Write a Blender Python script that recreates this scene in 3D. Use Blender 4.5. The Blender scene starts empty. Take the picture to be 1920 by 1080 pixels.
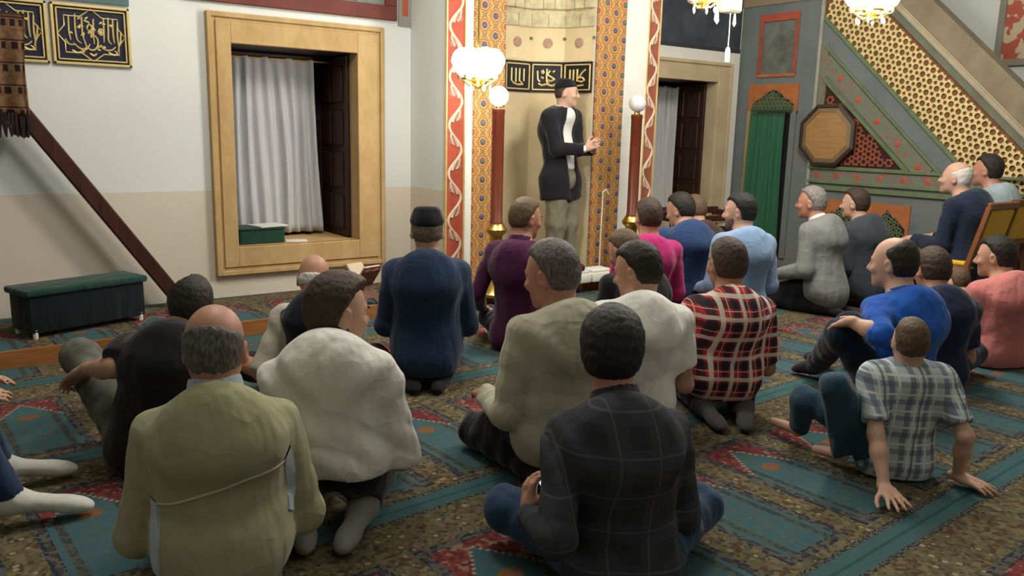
import bpy, bmesh, math, random
import numpy as np
from mathutils import Vector, Matrix, Euler
random.seed(7); np.random.seed(7)
SC = bpy.context.scene
COL = SC.collection
R_ = math.radians

# ================================================================ camera, world, lamps out of frame, exposure
CAM_H = 1.25
cam_d = bpy.data.cameras.new('camera'); cam = bpy.data.objects.new('camera', cam_d); COL.objects.link(cam)
SC.camera = cam
cam_d.sensor_width = 36.0; cam_d.lens = 36.0 * 1529.0 / 1920.0; cam_d.clip_start = .02; cam_d.clip_end = 100
_p, _y, _r = R_(10.91), R_(35.93), R_(1.383)
_fh = Vector((math.sin(_y), math.cos(_y), 0)); _rt = Vector((math.cos(_y), -math.sin(_y), 0)); _z = Vector((0, 0, 1))
_fw = _fh * math.cos(_p) - _z * math.sin(_p); _up = _z * math.cos(_p) + _fh * math.sin(_p)
_R = _rt * math.cos(_r) + _up * math.sin(_r); _U = _up * math.cos(_r) - _rt * math.sin(_r)
cam.matrix_world = Matrix(((_R.x, _U.x, -_fw.x, 0), (_R.y, _U.y, -_fw.y, 0), (_R.z, _U.z, -_fw.z, CAM_H), (0, 0, 0, 1)))

wd = bpy.data.worlds.new('world'); SC.world = wd; wd.use_nodes = True
wd.node_tree.nodes['Background'].inputs[0].default_value = (.62, .66, .72, 1)
wd.node_tree.nodes['Background'].inputs[1].default_value = .05
SC.view_settings.view_transform = 'Standard'; SC.view_settings.look = 'None'
SC.view_settings.exposure = 0.14; SC.view_settings.gamma = 1.0
SC.view_settings.use_curve_mapping = False

def lamp(name, loc, power, radius, col=(1, .95, .86)):
    l = bpy.data.lights.new(name, 'POINT'); l.energy = power; l.shadow_soft_size = radius; l.color = col
    o = bpy.data.objects.new(name, l); COL.objects.link(o); o.location = loc; return o
# unseen point lights added for general light, above the frame and behind the camera
lamp('added_room_light', (4.2, 2.9, 2.95), 155, .30)
lamp('added_room_light', (1.5, 3.4, 3.1), 105, .35)
lamp('added_room_light', (2.4, -.6, 3.4), 20, .40)

# ================================================================ helpers
def link(name, me, parent=None):
    o = bpy.data.objects.new(name, me); COL.objects.link(o)
    if parent is not None: o.parent = parent
    return o
def empty(name, loc, rz=0, parent=None):
    o = bpy.data.objects.new(name, None); COL.objects.link(o); o.location = loc; o.rotation_euler = (0, 0, rz); o.empty_display_size = .1
    if parent is not None: o.parent = parent
    return o
def tag(o, label=None, cat=None, group=None, kind=None):
    if label: o['label'] = label
    if cat: o['category'] = cat
    if group: o['group'] = group
    if kind: o['kind'] = kind
    return o

class MB:
    """collects boxes, prisms, tubes and lathes in one bmesh, built as one object"""
    def __init__(s): s.bm = bmesh.new()
    def box(s, lo, hi, M=None, bev=0.0, seg=1):
        lo, hi = Vector(lo), Vector(hi); t = bmesh.new()
        bmesh.ops.create_cube(t, size=1)
        bmesh.ops.scale(t, vec=(hi - lo), verts=t.verts); bmesh.ops.translate(t, vec=(lo + hi) / 2, verts=t.verts)
        if bev: bmesh.ops.bevel(t, geom=t.edges[:], offset=bev, segments=seg, affect='EDGES', profile=.5)
        if M is not None: bmesh.ops.transform(t, matrix=M, verts=t.verts)
        return s.join(t)
    def join(s, t):
        me = bpy.data.meshes.new('t'); t.to_mesh(me); t.free(); s.bm.from_mesh(me); bpy.data.meshes.remove(me); return s
    def prism(s, pts, axis, a, b, bev=0.0):
        """polygon pts in the two remaining axes (in x,y,z order) extruded along axis from a to b"""
        def mk(p, v):
            q = list(p); q.insert(axis, v); return q
        t = bmesh.new(); n = len(pts)
        A = [t.verts.new(mk(p, a)) for p in pts]; B = [t.verts.new(mk(p, b)) for p in pts]
        t.faces.new(A); t.faces.new(B[::-1])
        for i in range(n): t.faces.new((A[i], B[i], B[(i + 1) % n], A[(i + 1) % n]))
        bmesh.ops.recalc_face_normals(t, faces=t.faces)
        if bev: bmesh.ops.bevel(t, geom=t.edges[:], offset=bev, segments=2, affect='EDGES')
        return s.join(t)
    def lathe(s, prof, c=(0, 0, 0), n=24, M=None):
        t = bmesh.new(); rings = []
        for r, z in prof:
            if r < 1e-5: rings.append([t.verts.new((0, 0, z))])
            else: rings.append([t.verts.new((r * math.cos(2 * math.pi * i / n), r * math.sin(2 * math.pi * i / n), z)) for i in range(n)])
        for a, b in zip(rings, rings[1:]):
            for i in range(n):
                j = (i + 1) % n
                if len(a) == 1 and len(b) == 1: continue
                if len(a) == 1: t.faces.new((a[0], b[j], b[i]))
                elif len(b) == 1: t.faces.new((a[i], a[j], b[0]))
                else: t.faces.new((a[i], a[j], b[j], b[i]))
        for e in (rings[0], rings[-1]):
            if len(e) > 1:
                try: t.faces.new(e)
                except ValueError: pass
        bmesh.ops.recalc_face_normals(t, faces=t.faces)
        if M is not None: bmesh.ops.transform(t, matrix=M, verts=t.verts)
        bmesh.ops.translate(t, vec=c, verts=t.verts)
        return s.join(t)
    def tube(s, pts, r, n=6, closed=False):
        t = bmesh.new(); P = [Vector(p) for p in pts]; rings = []; m = len(P); up = None
        for i, p in enumerate(P):
            d = (P[(i + 1) % m] - P[i - 1]) if closed else (P[min(i + 1, m - 1)] - P[max(i - 1, 0)])
            d.normalize()
            if up is None: up = d.orthogonal().normalized()
            up = (up - d * up.dot(d)).normalized(); sd = d.cross(up)
            rr = r[i] if isinstance(r, (list, tuple)) else r
            rings.append([t.verts.new(p + (up * math.cos(2 * math.pi * k / n) + sd * math.sin(2 * math.pi * k / n)) * rr) for k in range(n)])
        for i in range(m if closed else m - 1):
            a, b = rings[i], rings[(i + 1) % m]
            for k in range(n): t.faces.new((a[k], a[(k + 1) % n], b[(k + 1) % n], b[k]))
        if not closed: t.faces.new(rings[0]); t.faces.new(rings[-1])
        bmesh.ops.recalc_face_normals(t, faces=t.faces)
        return s.join(t)
    def bar(s, a, b, w, h, up=(0, 0, 1), bev=0.0):
        """square bar a->b, w wide, h tall"""
        a, b = Vector(a), Vector(b); d = b - a; L = d.length; d.normalize(); u = Vector(up); sd = d.cross(u).normalized(); u = sd.cross(d)
        M = Matrix(((d.x, sd.x, u.x, a.x), (d.y, sd.y, u.y, a.y), (d.z, sd.z, u.z, a.z), (0, 0, 0, 1)))
        return s.box((0, -w / 2, -h / 2), (L, w / 2, h / 2), M, bev)
    def poly(s, pts):
        vs = [s.bm.verts.new(p) for p in pts]; s.bm.faces.new(vs); return s
    def build(s, name, mat, parent=None, smooth=None):
        me = bpy.data.meshes.new(name); s.bm.to_mesh(me); s.bm.free(); me.materials.append(mat)
        if smooth:
            me.polygons.foreach_set('use_smooth', np.full(len(me.polygons), True))
            try: me.set_sharp_from_angle(angle=R_(smooth))
            except Exception: pass
        return link(name, me, parent)

# ---------------------------------------------------------------- node materials
class NT:
    def __init__(s, name, rough=.7, spec=.3):
        s.m = bpy.data.materials.new(name); s.m.use_nodes = True; s.t = s.m.node_tree; s.n = s.t.nodes; s.l = s.t.links
        s.b = s.n['Principled BSDF']; s.b.inputs['Roughness'].default_value = rough; s.b.inputs['Specular IOR Level'].default_value = spec
    def put(s, sock, v):
        if v is None: return
        if hasattr(v, 'is_output') or isinstance(v, bpy.types.NodeSocket): s.l.new(v, sock)
        elif isinstance(v, (tuple, list)) and len(v) == 3 and sock.type == 'RGBA': sock.default_value = (*v, 1)
        else: sock.default_value = v
    def m_(s, op, a, b=None, c=None):
        n = s.n.new('ShaderNodeMath'); n.operation = op
        for i, v in enumerate((a, b, c)): s.put(n.inputs[i], v)
        return n.outputs[0]
    def mix(s, f, a, b, mode='MIX'):
        n = s.n.new('ShaderNodeMix'); n.data_type = 'RGBA'; n.blend_type = mode
        s.put(n.inputs[0], f); s.put(n.inputs[6], a); s.put(n.inputs[7], b); return n.outputs[2]
    def coord(s, k='Object'): return s.n.new('ShaderNodeTexCoord').outputs[k]
    def pos(s): return s.n.new('ShaderNodeNewGeometry').outputs['Position']
    def xyz(s, v):
        n = s.n.new('ShaderNodeSeparateXYZ'); s.put(n.inputs[0], v); return n.outputs
    def vec(s, x=0, y=0, z=0):
        n = s.n.new('ShaderNodeCombineXYZ')
        for i, v in enumerate((x, y, z)): s.put(n.inputs[i], v)
        return n.outputs[0]
    def map(s, v, scale=(1, 1, 1), rot=(0, 0, 0), loc=(0, 0, 0)):
        n = s.n.new('ShaderNodeMapping'); s.put(n.inputs[0], v); n.inputs['Scale'].default_value = scale; n.inputs['Rotation'].default_value = rot; n.inputs['Location'].default_value = loc
        return n.outputs[0]
    def noise(s, v=None, scale=5, det=3, rough=.5, out=0):
        n = s.n.new('ShaderNodeTexNoise'); s.put(n.inputs['Vector'], v); n.inputs['Scale'].default_value = scale; n.inputs['Detail'].default_value = det; n.inputs['Roughness'].default_value = rough
        return n.outputs[out]
    def vor(s, v=None, scale=5, out='Color', feat='F1', rnd=1.0):
        n = s.n.new('ShaderNodeTexVoronoi'); n.feature = feat; s.put(n.inputs['Vector'], v); n.inputs['Scale'].default_value = scale; n.inputs['Randomness'].default_value = rnd
        return n.outputs[out]
    def ramp(s, f, *stops, interp='LINEAR'):
        n = s.n.new('ShaderNodeValToRGB'); n.color_ramp.interpolation = interp; e = n.color_ramp.elements
        while len(e) < len(stops): e.new(.5)
        for i, (p, c) in enumerate(stops): e[i].position = p; e[i].color = (*c, 1)
        s.put(n.inputs[0], f); return n.outputs[0]
    def gt(s, a, b): return s.m_('GREATER_THAN', a, b)
    def lt(s, a, b): return s.m_('LESS_THAN', a, b)
    def band(s, a, lo, hi): return s.m_('MULTIPLY', s.gt(a, lo), s.lt(a, hi))
    def bump(s, h, strength=.3, dist=.01):
        n = s.n.new('ShaderNodeBump'); n.inputs['Strength'].default_value = strength; n.inputs['Distance'].default_value = dist
        s.put(n.inputs['Height'], h); s.l.new(n.outputs[0], s.b.inputs['Normal']); return s
    def col(s, c): s.put(s.b.inputs['Base Color'], c); return s
    def set(s, **k):
        for a, v in k.items(): s.put(s.b.inputs[a.replace('_', ' ')], v)
        return s
def L(c):
    """0-255 screen colour -> linear"""
    return tuple((v / 255 / 12.92 if v / 255 <= .04045 else ((v / 255 + .055) / 1.055) ** 2.4) for v in c)
def plain(name, c, rough=.7, var=.12, scale=6, bump=.0, bscale=60, spec=.3, metal=0, c2=None):
    t = NT(name, rough, spec); v = t.coord('Object')
    n = t.noise(v, scale, 4); c2 = c2 or tuple(x * (1 - var * 2) for x in c)
    t.col(t.ramp(n, (.3, c2), (.7, c)))
    if metal: t.set(Metallic=metal)
    if bump: t.bump(t.noise(v, bscale, 3), bump)
    return t.m
def cloth(name, c, rough=.9, weave=420, bump=.25, var=.10, wr=.55):
    """woven cloth with soft creases"""
    t = NT(name, rough, .15); v = t.coord('Object')
    n = t.noise(v, 9, 4, .6); t.col(t.mix(n, tuple(x * (1 - var) for x in c), tuple(min(x * (1 + var), 1) for x in c)))
    w = t.m_('ADD', t.noise(t.map(v, (8, 8, 1.5), (.35, .55, .2)), 1.5, 2, .55), t.noise(t.map(v, (7, 7, 1.6), (.2, -.6, .1), (3, 1, 2)), 1.3, 2, .55))
    f = t.noise(v, weave, 1)
    rd = t.m_('ABSOLUTE', t.m_('SUBTRACT', t.noise(t.map(v, (1, 1, 1.5), (.5, .3, .8)), 6.5, 2, .5), .5)); rd = t.m_('POWER', t.m_('SUBTRACT', 1, t.m_('MINIMUM', t.m_('MULTIPLY', rd, 5), 1)), 2)
    t.bump(t.m_('ADD', t.m_('ADD', t.m_('MULTIPLY', w, .9), t.m_('MULTIPLY', rd, .10)), t.m_('MULTIPLY', f, .03)), wr, .03)
    t.b.inputs['Sheen Weight'].default_value = .15
    return t.m
def plaid(name, base, lines, rough=.9):
    """lines: (axis 'v'|'h', period, offset, width, colour, strength); v = upright stripes, h = level stripes"""
    t = NT(name, rough, .15); v = t.coord('Object'); X = t.xyz(v)
    wob = t.m_('MULTIPLY', t.m_('SUBTRACT', t.noise(v, 6, 2), .5), .016)
    u = t.m_('ADD', t.m_('ADD', X[0], t.m_('MULTIPLY', X[1], .35)), wob); h = t.m_('ADD', X[2], wob)
    c = base
    for ax, per, off, wdt, col, st in lines:
        q = t.m_('FRACT', t.m_('DIVIDE', t.m_('ADD', (u if ax == 'v' else h), off + 50 * per), per))
        c = t.mix(t.m_('MULTIPLY', t.lt(q, wdt), st), c, col)
    t.col(c); w = t.m_('ADD', t.noise(t.map(v, (8, 8, 1.5), (.35, .55, .2)), 1.5, 2, .55), t.noise(t.map(v, (7, 7, 1.6), (.2, -.6, .1), (3, 1, 2)), 1.3, 2, .55)); t.bump(w, .5, .03)
    return t.m
def skin(name, c, red=(.46, .16, .10)):
    t = NT(name, .5, .35); v = t.coord('Object')
    n = t.noise(v, 14, 4, .6); t.col(t.mix(t.m_('MULTIPLY', n, .45), c, tuple(a * .55 + b * .45 for a, b in zip(c, red))))
    t.b.inputs['Subsurface Weight'].default_value = .08; t.b.inputs['Subsurface Radius'].default_value = (.01, .004, .002)
    t.bump(t.noise(v, 260, 2), .08, .002); return t.m
def hairm(name, c, c2=None):
    t = NT(name, .55, .3); v = t.coord('Object')
    n = t.noise(t.map(v, (1, 1, .25)), 160, 3, .7); c2 = c2 or tuple(x * 2.2 + .01 for x in c)
    t.col(t.ramp(n, (.35, c), (.75, c2))); t.bump(n, .7, .006); return t.m

SKIN_A = skin('skin_warm', (.45, .26, .175)); SKIN_B = skin('skin_fair', (.55, .345, .25)); SKIN_C = skin('skin_ruddy', (.43, .215, .14)); SKIN_D = skin('skin_tan', (.37, .20, .125))
HAIR_DARK = hairm('hair_dark', (.012, .009, .007)); HAIR_BROWN = hairm('hair_brown', (.035, .020, .012)); HAIR_GREY = hairm('hair_grey', (.11, .10, .09), (.36, .34, .32))
HAIR_SALT = hairm('hair_salt', (.05, .045, .04), (.22, .20, .18)); HAIR_WHITE = hairm('hair_white', (.55, .53, .48), (.8, .78, .72)); HAIR_LIGHT = hairm('hair_light_brown', (.07, .042, .022)); HAIR_STUB = hairm('hair_stubble', (.10, .065, .045), (.22, .17, .13))
EYE = plain('eye_dark', (.03, .02, .015), .2, spec=.6)
CAP = cloth('cap_black', (.008, .008, .012))
TR_BLACK = cloth('cloth_black', (.010, .010, .013)); TR_JEANS = cloth('cloth_jeans', (.022, .05, .10)); TR_NAVY = cloth('cloth_navy', (.012, .016, .035)); TR_DARK = cloth('cloth_charcoal', (.02, .02, .024))
TR_KHAKI = cloth('cloth_khaki_grey', (.21, .19, .13)); TR_GREY = cloth('cloth_grey', (.12, .125, .12)); TR_TEAL = cloth('cloth_blue_jeans', (.03, .065, .10))
SOCK_GREY = cloth('sock_grey', (.20, .20, .19)); SOCK_WHITE = cloth('sock_white', (.62, .62, .56)); SOCK_DARK = cloth('sock_dark_grey', (.07, .07, .07)); SOCK_BLACK = cloth('sock_black', (.012, .012, .014)); SOCK_BEIGE = cloth('sock_beige', (.33, .30, .24))
# ---------------------------------------------------------------- implicit-surface modeller (tapered limbs blended into one skin)
def V3(*a): return np.array(a, np.float32)
def unit(v):
    v = np.asarray(v, float); n = np.linalg.norm(v); return v / n if n > 1e-9 else v

class Field:
    """signed distance samples on a grid; shapes are blended in with a smooth union"""
    def __init__(s, lo, hi, h):
        s.lo = np.array(lo, float); s.h = h
        s.n = np.maximum(np.ceil((np.array(hi, float) - s.lo) / h).astype(int) + 1, 4)
        s.d = np.full(s.n, 1.0, np.float32)
    def sub(s, lo, hi):
        a = np.clip(np.floor((np.array(lo) - s.lo) / s.h).astype(int), 0, s.n - 1)
        b = np.clip(np.ceil((np.array(hi) - s.lo) / s.h).astype(int) + 1, 1, s.n)
        sl = tuple(slice(a[i], max(b[i], a[i] + 1)) for i in range(3))
        ax = [(s.lo[i] + s.h * np.arange(sl[i].start, sl[i].stop)).astype(np.float32) for i in range(3)]
        return sl, np.meshgrid(*ax, indexing='ij', sparse=True)
    def blend(s, sl, d, k, op):
        c = s.d[sl]
        if op == 'add':
            if k > 0:
                h = np.maximum(k - np.abs(c - d), 0) / k
                s.d[sl] = np.minimum(c, d) - h * h * k * .25
            else: s.d[sl] = np.minimum(c, d)
        else:
            d = -d
            if k > 0:
                h = np.maximum(k - np.abs(c - d), 0) / k
                s.d[sl] = np.maximum(c, d) + h * h * k * .25
            else: s.d[sl] = np.maximum(c, d)
    def cone(s, a, b, ra, rb, k=.03, flat=1.0, side=None, cap=None, op='add'):
        """round cone a->b; flat<1 squashes it at right angles to the direction `side`"""
        a = np.array(a, float); b = np.array(b, float); m = max(ra, rb) + k + 2 * s.h
        sl, (x, y, z) = s.sub(np.minimum(a, b) - m, np.maximum(a, b) + m)
        ab = b - a; L = np.linalg.norm(ab); w = ab / max(L, 1e-6)
        px, py, pz = x - a[0], y - a[1], z - a[2]
        t = px * w[0] + py * w[1] + pz * w[2]
        if flat != 1.0:
            u = np.array(side, float); u = unit(u - w * (u @ w)); v = np.cross(w, u)
            pu = px * u[0] + py * u[1] + pz * u[2]; pv = (px * v[0] + py * v[1] + pz * v[2]) / flat
            q2 = pu * pu + pv * pv
        else:
            q2 = px * px + py * py + pz * pz - t * t
        tc = np.clip(t, 0, L); rr = ra + (rb - ra) * tc / max(L, 1e-6)
        d = np.sqrt(np.maximum(q2, 0) + (t - tc) ** 2) - rr
        if flat < 1.0: d = d * (flat * .5 + .5)
        if cap:
            if 'b' in cap: d = np.maximum(d, t - L)
            if 'a' in cap: d = np.maximum(d, -t)
        s.blend(sl, d.astype(np.float32), k, op)
    def ell(s, c, r, k=.02, R=None, op='add'):
        c = np.array(c, float); r = np.array(r, float); m = r.max() + k + 2 * s.h
        sl, (x, y, z) = s.sub(c - m, c + m)
        px, py, pz = x - c[0], y - c[1], z - c[2]
        if R is not None:
            R = np.array(R)   # columns = local axes
            px, py, pz = (px * R[0, i] + py * R[1, i] + pz * R[2, i] for i in range(3))
        q = np.sqrt((px / r[0]) ** 2 + (py / r[1]) ** 2 + (pz / r[2]) ** 2)
        q2 = np.sqrt((px / r[0] ** 2) ** 2 + (py / r[1] ** 2) ** 2 + (pz / r[2] ** 2) ** 2)
        d = q * (q - 1) / np.maximum(q2, 1e-4)
        s.blend(sl, np.clip(d, -1, 1).astype(np.float32), k, op)
    def half(s, p, n, k=0.0):
        """keep the side the normal n points away from (cut everything beyond the plane)"""
        sl, (x, y, z) = s.sub(s.lo, s.lo + s.h * s.n)
        d = (x - p[0]) * n[0] + (y - p[1]) * n[1] + (z - p[2]) * n[2]
        c = s.d
        if k > 0:
            h = np.maximum(k - np.abs(c - d), 0) / k
            s.d = (np.maximum(c, d) + h * h * k * .25).astype(np.float32)
        else: s.d = np.maximum(c, d).astype(np.float32)
    def grid(s):
        return s.sub(s.lo, s.lo + s.h * s.n)[1]
    def mesh(s):
        """naive surface nets -> verts (n,3), quads (m,4)"""
        d = s.d.copy()
        for ax in range(3):
            i0 = [slice(None)] * 3; i0[ax] = 0; d[tuple(i0)] = np.maximum(d[tuple(i0)], .01)
            i0[ax] = -1; d[tuple(i0)] = np.maximum(d[tuple(i0)], .01)
        neg = d < 0
        nx, ny, nz = (d.shape[0] - 1, d.shape[1] - 1, d.shape[2] - 1)
        cnt = np.zeros((nx, ny, nz), np.int8)
        for i in (0, 1):
            for j in (0, 1):
                for k in (0, 1): cnt += neg[i:i + nx, j:j + ny, k:k + nz]
        act = (cnt > 0) & (cnt < 8)
        I, J, K = np.nonzero(act)
        ids = np.full(act.shape, -1, np.int32); ids[I, J, K] = np.arange(len(I))
        acc = np.zeros((len(I), 3)); num = np.zeros(len(I))
        corners = [(i, j, k) for i in (0, 1) for j in (0, 1) for k in (0, 1)]
        val = {c: d[I + c[0], J + c[1], K + c[2]].astype(float) for c in corners}
        for c in corners:
            for ax in range(3):
                if c[ax] == 0:
                    e = list(c); e[ax] = 1; e = tuple(e)
                    a, b = val[c], val[e]; m = (a < 0) != (b < 0)
                    t = np.where(m, a / np.where(m, a - b, 1), 0)
                    for q in range(3):
                        acc[:, q] += np.where(m, c[q] + (t if q == ax else 0), 0)
                    num += m
        v = s.lo + s.h * (np.stack([I, J, K], 1) + acc / num[:, None])
        quads = []
        for ax in range(3):
            b_, c_ = (ax + 1) % 3, (ax + 2) % 3
            A = [slice(None)] * 3; B = [slice(None)] * 3
            A[ax] = slice(0, -1); B[ax] = slice(1, None)
            for q in (b_, c_): A[q] = B[q] = slice(1, -1)
            na, nb = neg[tuple(A)], neg[tuple(B)]
            ex = np.nonzero(na != nb)
            if not len(ex[0]): continue
            idx = [None] * 3
            idx[ax] = ex[ax]; idx[b_] = ex[b_] + 1; idx[c_] = ex[c_] + 1
            def cell(ob, oc):
                q = [idx[0], idx[1], idx[2]]; q[b_] = q[b_] - ob; q[c_] = q[c_] - oc
                return ids[q[0], q[1], q[2]]
            Q = np.stack([cell(1, 1), cell(0, 1), cell(0, 0), cell(1, 0)], 1)
            fl = ~na[ex]
            Q[fl] = Q[fl][:, ::-1]
            quads.append(Q)
        return v, np.concatenate(quads)

def mesh_from(name, v, q, mat, smooth=True, uv=None):
    me = bpy.data.meshes.new(name)
    v = np.asarray(v, np.float32); q = np.asarray(q, np.int32); k = q.shape[1]
    me.vertices.add(len(v)); me.vertices.foreach_set('co', v.ravel())
    me.loops.add(q.size); me.loops.foreach_set('vertex_index', q.ravel())
    me.polygons.add(len(q)); me.polygons.foreach_set('loop_start', np.arange(0, q.size, k, dtype=np.int32))
    me.polygons.foreach_set('use_smooth', np.full(len(q), smooth))
    me.update(calc_edges=True); me.materials.append(mat)
    return me
def field_obj(name, fld, mat, parent, relax=1):
    v, q = fld.mesh()
    for _ in range(relax):                       # one light Laplacian pass takes the voxel grain away
        acc = np.zeros_like(v); n = np.zeros(len(v))
        for a in range(4):
            b = (a + 1) % 4
            np.add.at(acc, q[:, a], v[q[:, b]]); np.add.at(n, q[:, a], 1)
            np.add.at(acc, q[:, b], v[q[:, a]]); np.add.at(n, q[:, b], 1)
        v = v * .5 + .5 * acc / n[:, None]
    return link(name, mesh_from(name, v, q, mat), parent)

# ---------------------------------------------------------------- people
def rotm(yaw=0, pitch=0, roll=0):
    """columns = local axes; yaw to the person's right, pitch = looking down, roll = tilt to the right (radians)"""
    cy, sy, cp, sp, cr, sr = math.cos(yaw), math.sin(yaw), math.cos(pitch), math.sin(pitch), math.cos(roll), math.sin(roll)
    Rz = np.array([[cy, sy, 0], [-sy, cy, 0], [0, 0, 1]])
    Rx = np.array([[1, 0, 0], [0, cp, sp], [0, -sp, cp]])
    Ry = np.array([[cr, 0, sr], [0, 1, 0], [-sr, 0, cr]])
    return Rz @ Rx @ Ry
def two_bone(a, c, l1, l2, hint):
    a, c = np.array(a, float), np.array(c, float); d = c - a; L = np.linalg.norm(d)
    if L > (l1 + l2) * .999: c = a + d / L * (l1 + l2) * .999; d = c - a; L = np.linalg.norm(d)
    x = (l1 * l1 - l2 * l2 + L * L) / (2 * L); hgt = math.sqrt(max(l1 * l1 - x * x, 0))
    w = d / L; h = np.array(hint, float); h = unit(h - w * (h @ w))
    return a + w * x + h * hgt, c

LEGS = {   # hip height, then right-hand knee, ankle, toe (x mirrored for the left), arms: wrist, elbow hint
    'kneel':  (.24, (.13, .37, .075), (.095, -.06, .065), (.06, -.225, .035)),
    'cross':  (.12, (.31, .24, .125), (-.06, .30, .055), (-.19, .30, .05)),
    'kneeup': (.12, (.13, .36, .46), (.13, .44, .075), (.15, .62, .035)),
    'chair':  (.50, (.12, .44, .50), (.12, .42, .09), (.13, .60, .04)),
    'stand':  (.89, (.095, .02, .49), (.095, 0, .09), (.12, .17, .035)),
}
def hand(F, wrist, fwd, palm, s=1.0, curl=.5, right=True, spread=.0):
    """palm with four separate fingers of different lengths and a thumb leaving the side of the palm"""
    fwd = unit(fwd); palm = unit(np.array(palm) - fwd * (np.array(palm) @ fwd)); side = np.cross(fwd, palm)
    if not right: side = -side                    # side points to the thumb
    w = np.array(wrist, float)
    F.cone(w - fwd * .02 * s, w + fwd * .03 * s, .026 * s, .03 * s, .012, flat=.72, side=side)
    F.cone(w + fwd * .03 * s + side * .018 * s, w + fwd * .085 * s + side * .024 * s, .022 * s, .018 * s, .012, flat=.75, side=side)
    F.cone(w + fwd * .03 * s - side * .016 * s, w + fwd * .078 * s - side * .024 * s, .022 * s, .017 * s, .012, flat=.75, side=side)
    for i, (o, l) in enumerate(((.030, .070), (.010, .080), (-.011, .074), (-.031, .058))):
        p = w + fwd * (.088 - abs(i - 1) * .004) * s + side * o * s
        dr = unit(fwd + side * (o * 2.0 + (1.5 - i) * spread)); l *= s; a = 0
        for j, f_ in enumerate((.45, .31, .24)):
            a += curl * (.55, .75, .5)[j]
            dd = dr * math.cos(a) + palm * math.sin(a); q = p + dd * l * f_
            F.cone(p, q, (.0098 - .0009 * j) * s, (.0092 - .001 * j) * s, .004); p = q
    p = w + fwd * .03 * s + side * .026 * s; a = .75 + .4 * spread
    for j, l in enumerate((.042, .032, .026)):
        d = unit(fwd * math.cos(a) + side * math.sin(a) + palm * (.25 + curl * .35)); q = p + d * l * s
        F.cone(p, q, (.0125 - .0015 * j) * s, (.011 - .001 * j) * s, .008 if j == 0 else .004); p = q; a -= .3 + curl * .2

def head_skin(F, c, R, s, long_face=1.0):
    P = lambda x, y, z: c + R @ (np.array([x, y, z]) * s)
    F.ell(P(0, -.008, .022), V3(.0735, .093, .088) * s, .02, R)
    F.ell(P(0, -.035, -.03), V3(.06, .058, .06) * s, .03, R)
    F.ell(P(0, .035, -.03), V3(.061, .056, .075) * s, .03, R)
    F.ell(P(0, .04, -.078), V3(.05, .048, .042) * s, .025, R)
    F.ell(P(0, .078, -.104), V3(.022, .018, .018) * s, .025, R)
    F.cone(P(-.034, .077, .012), P(.034, .077, .012), .012 * s, .012 * s, .014)
    for q in (-1, 1):
        F.ell(P(q * .031, .097, -.006), V3(.017, .014, .012) * s, .012, R, op='sub')
        F.ell(P(q * .04, .072, -.034), V3(.022, .018, .018) * s, .02, R)
        F.ell(P(q * .031, .077, -.006), V3(.0125, .0125, .0125) * s, .003, R)
        F.ell(P(q * .0765, -.008, -.018), V3(.0115, .021, .033) * s, .006, R @ rotm(q * .35, 0, 0))
        F.ell(P(q * .086, -.004, -.014), V3(.006, .011, .018) * s, .004, R @ rotm(q * .35, 0, 0), op='sub')
    F.cone(P(0, .088, .004), P(0, .111, -.034), .0085 * s, .0125 * s, .012)
    F.cone(P(-.011, .098, -.04), P(.011, .098, -.04), .0085 * s, .0085 * s, .006)
    F.cone(P(-.019, .086, -.067), P(.019, .086, -.067), .0075 * s, .0075 * s, .008)
    F.cone(P(-.016, .085, -.079), P(.016, .085, -.079), .008 * s, .008 * s, .006)
    F.cone(P(-.02, .0945, -.0728), P(.02, .0945, -.0728), .003 * s, .003 * s, .004, op='sub')

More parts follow.
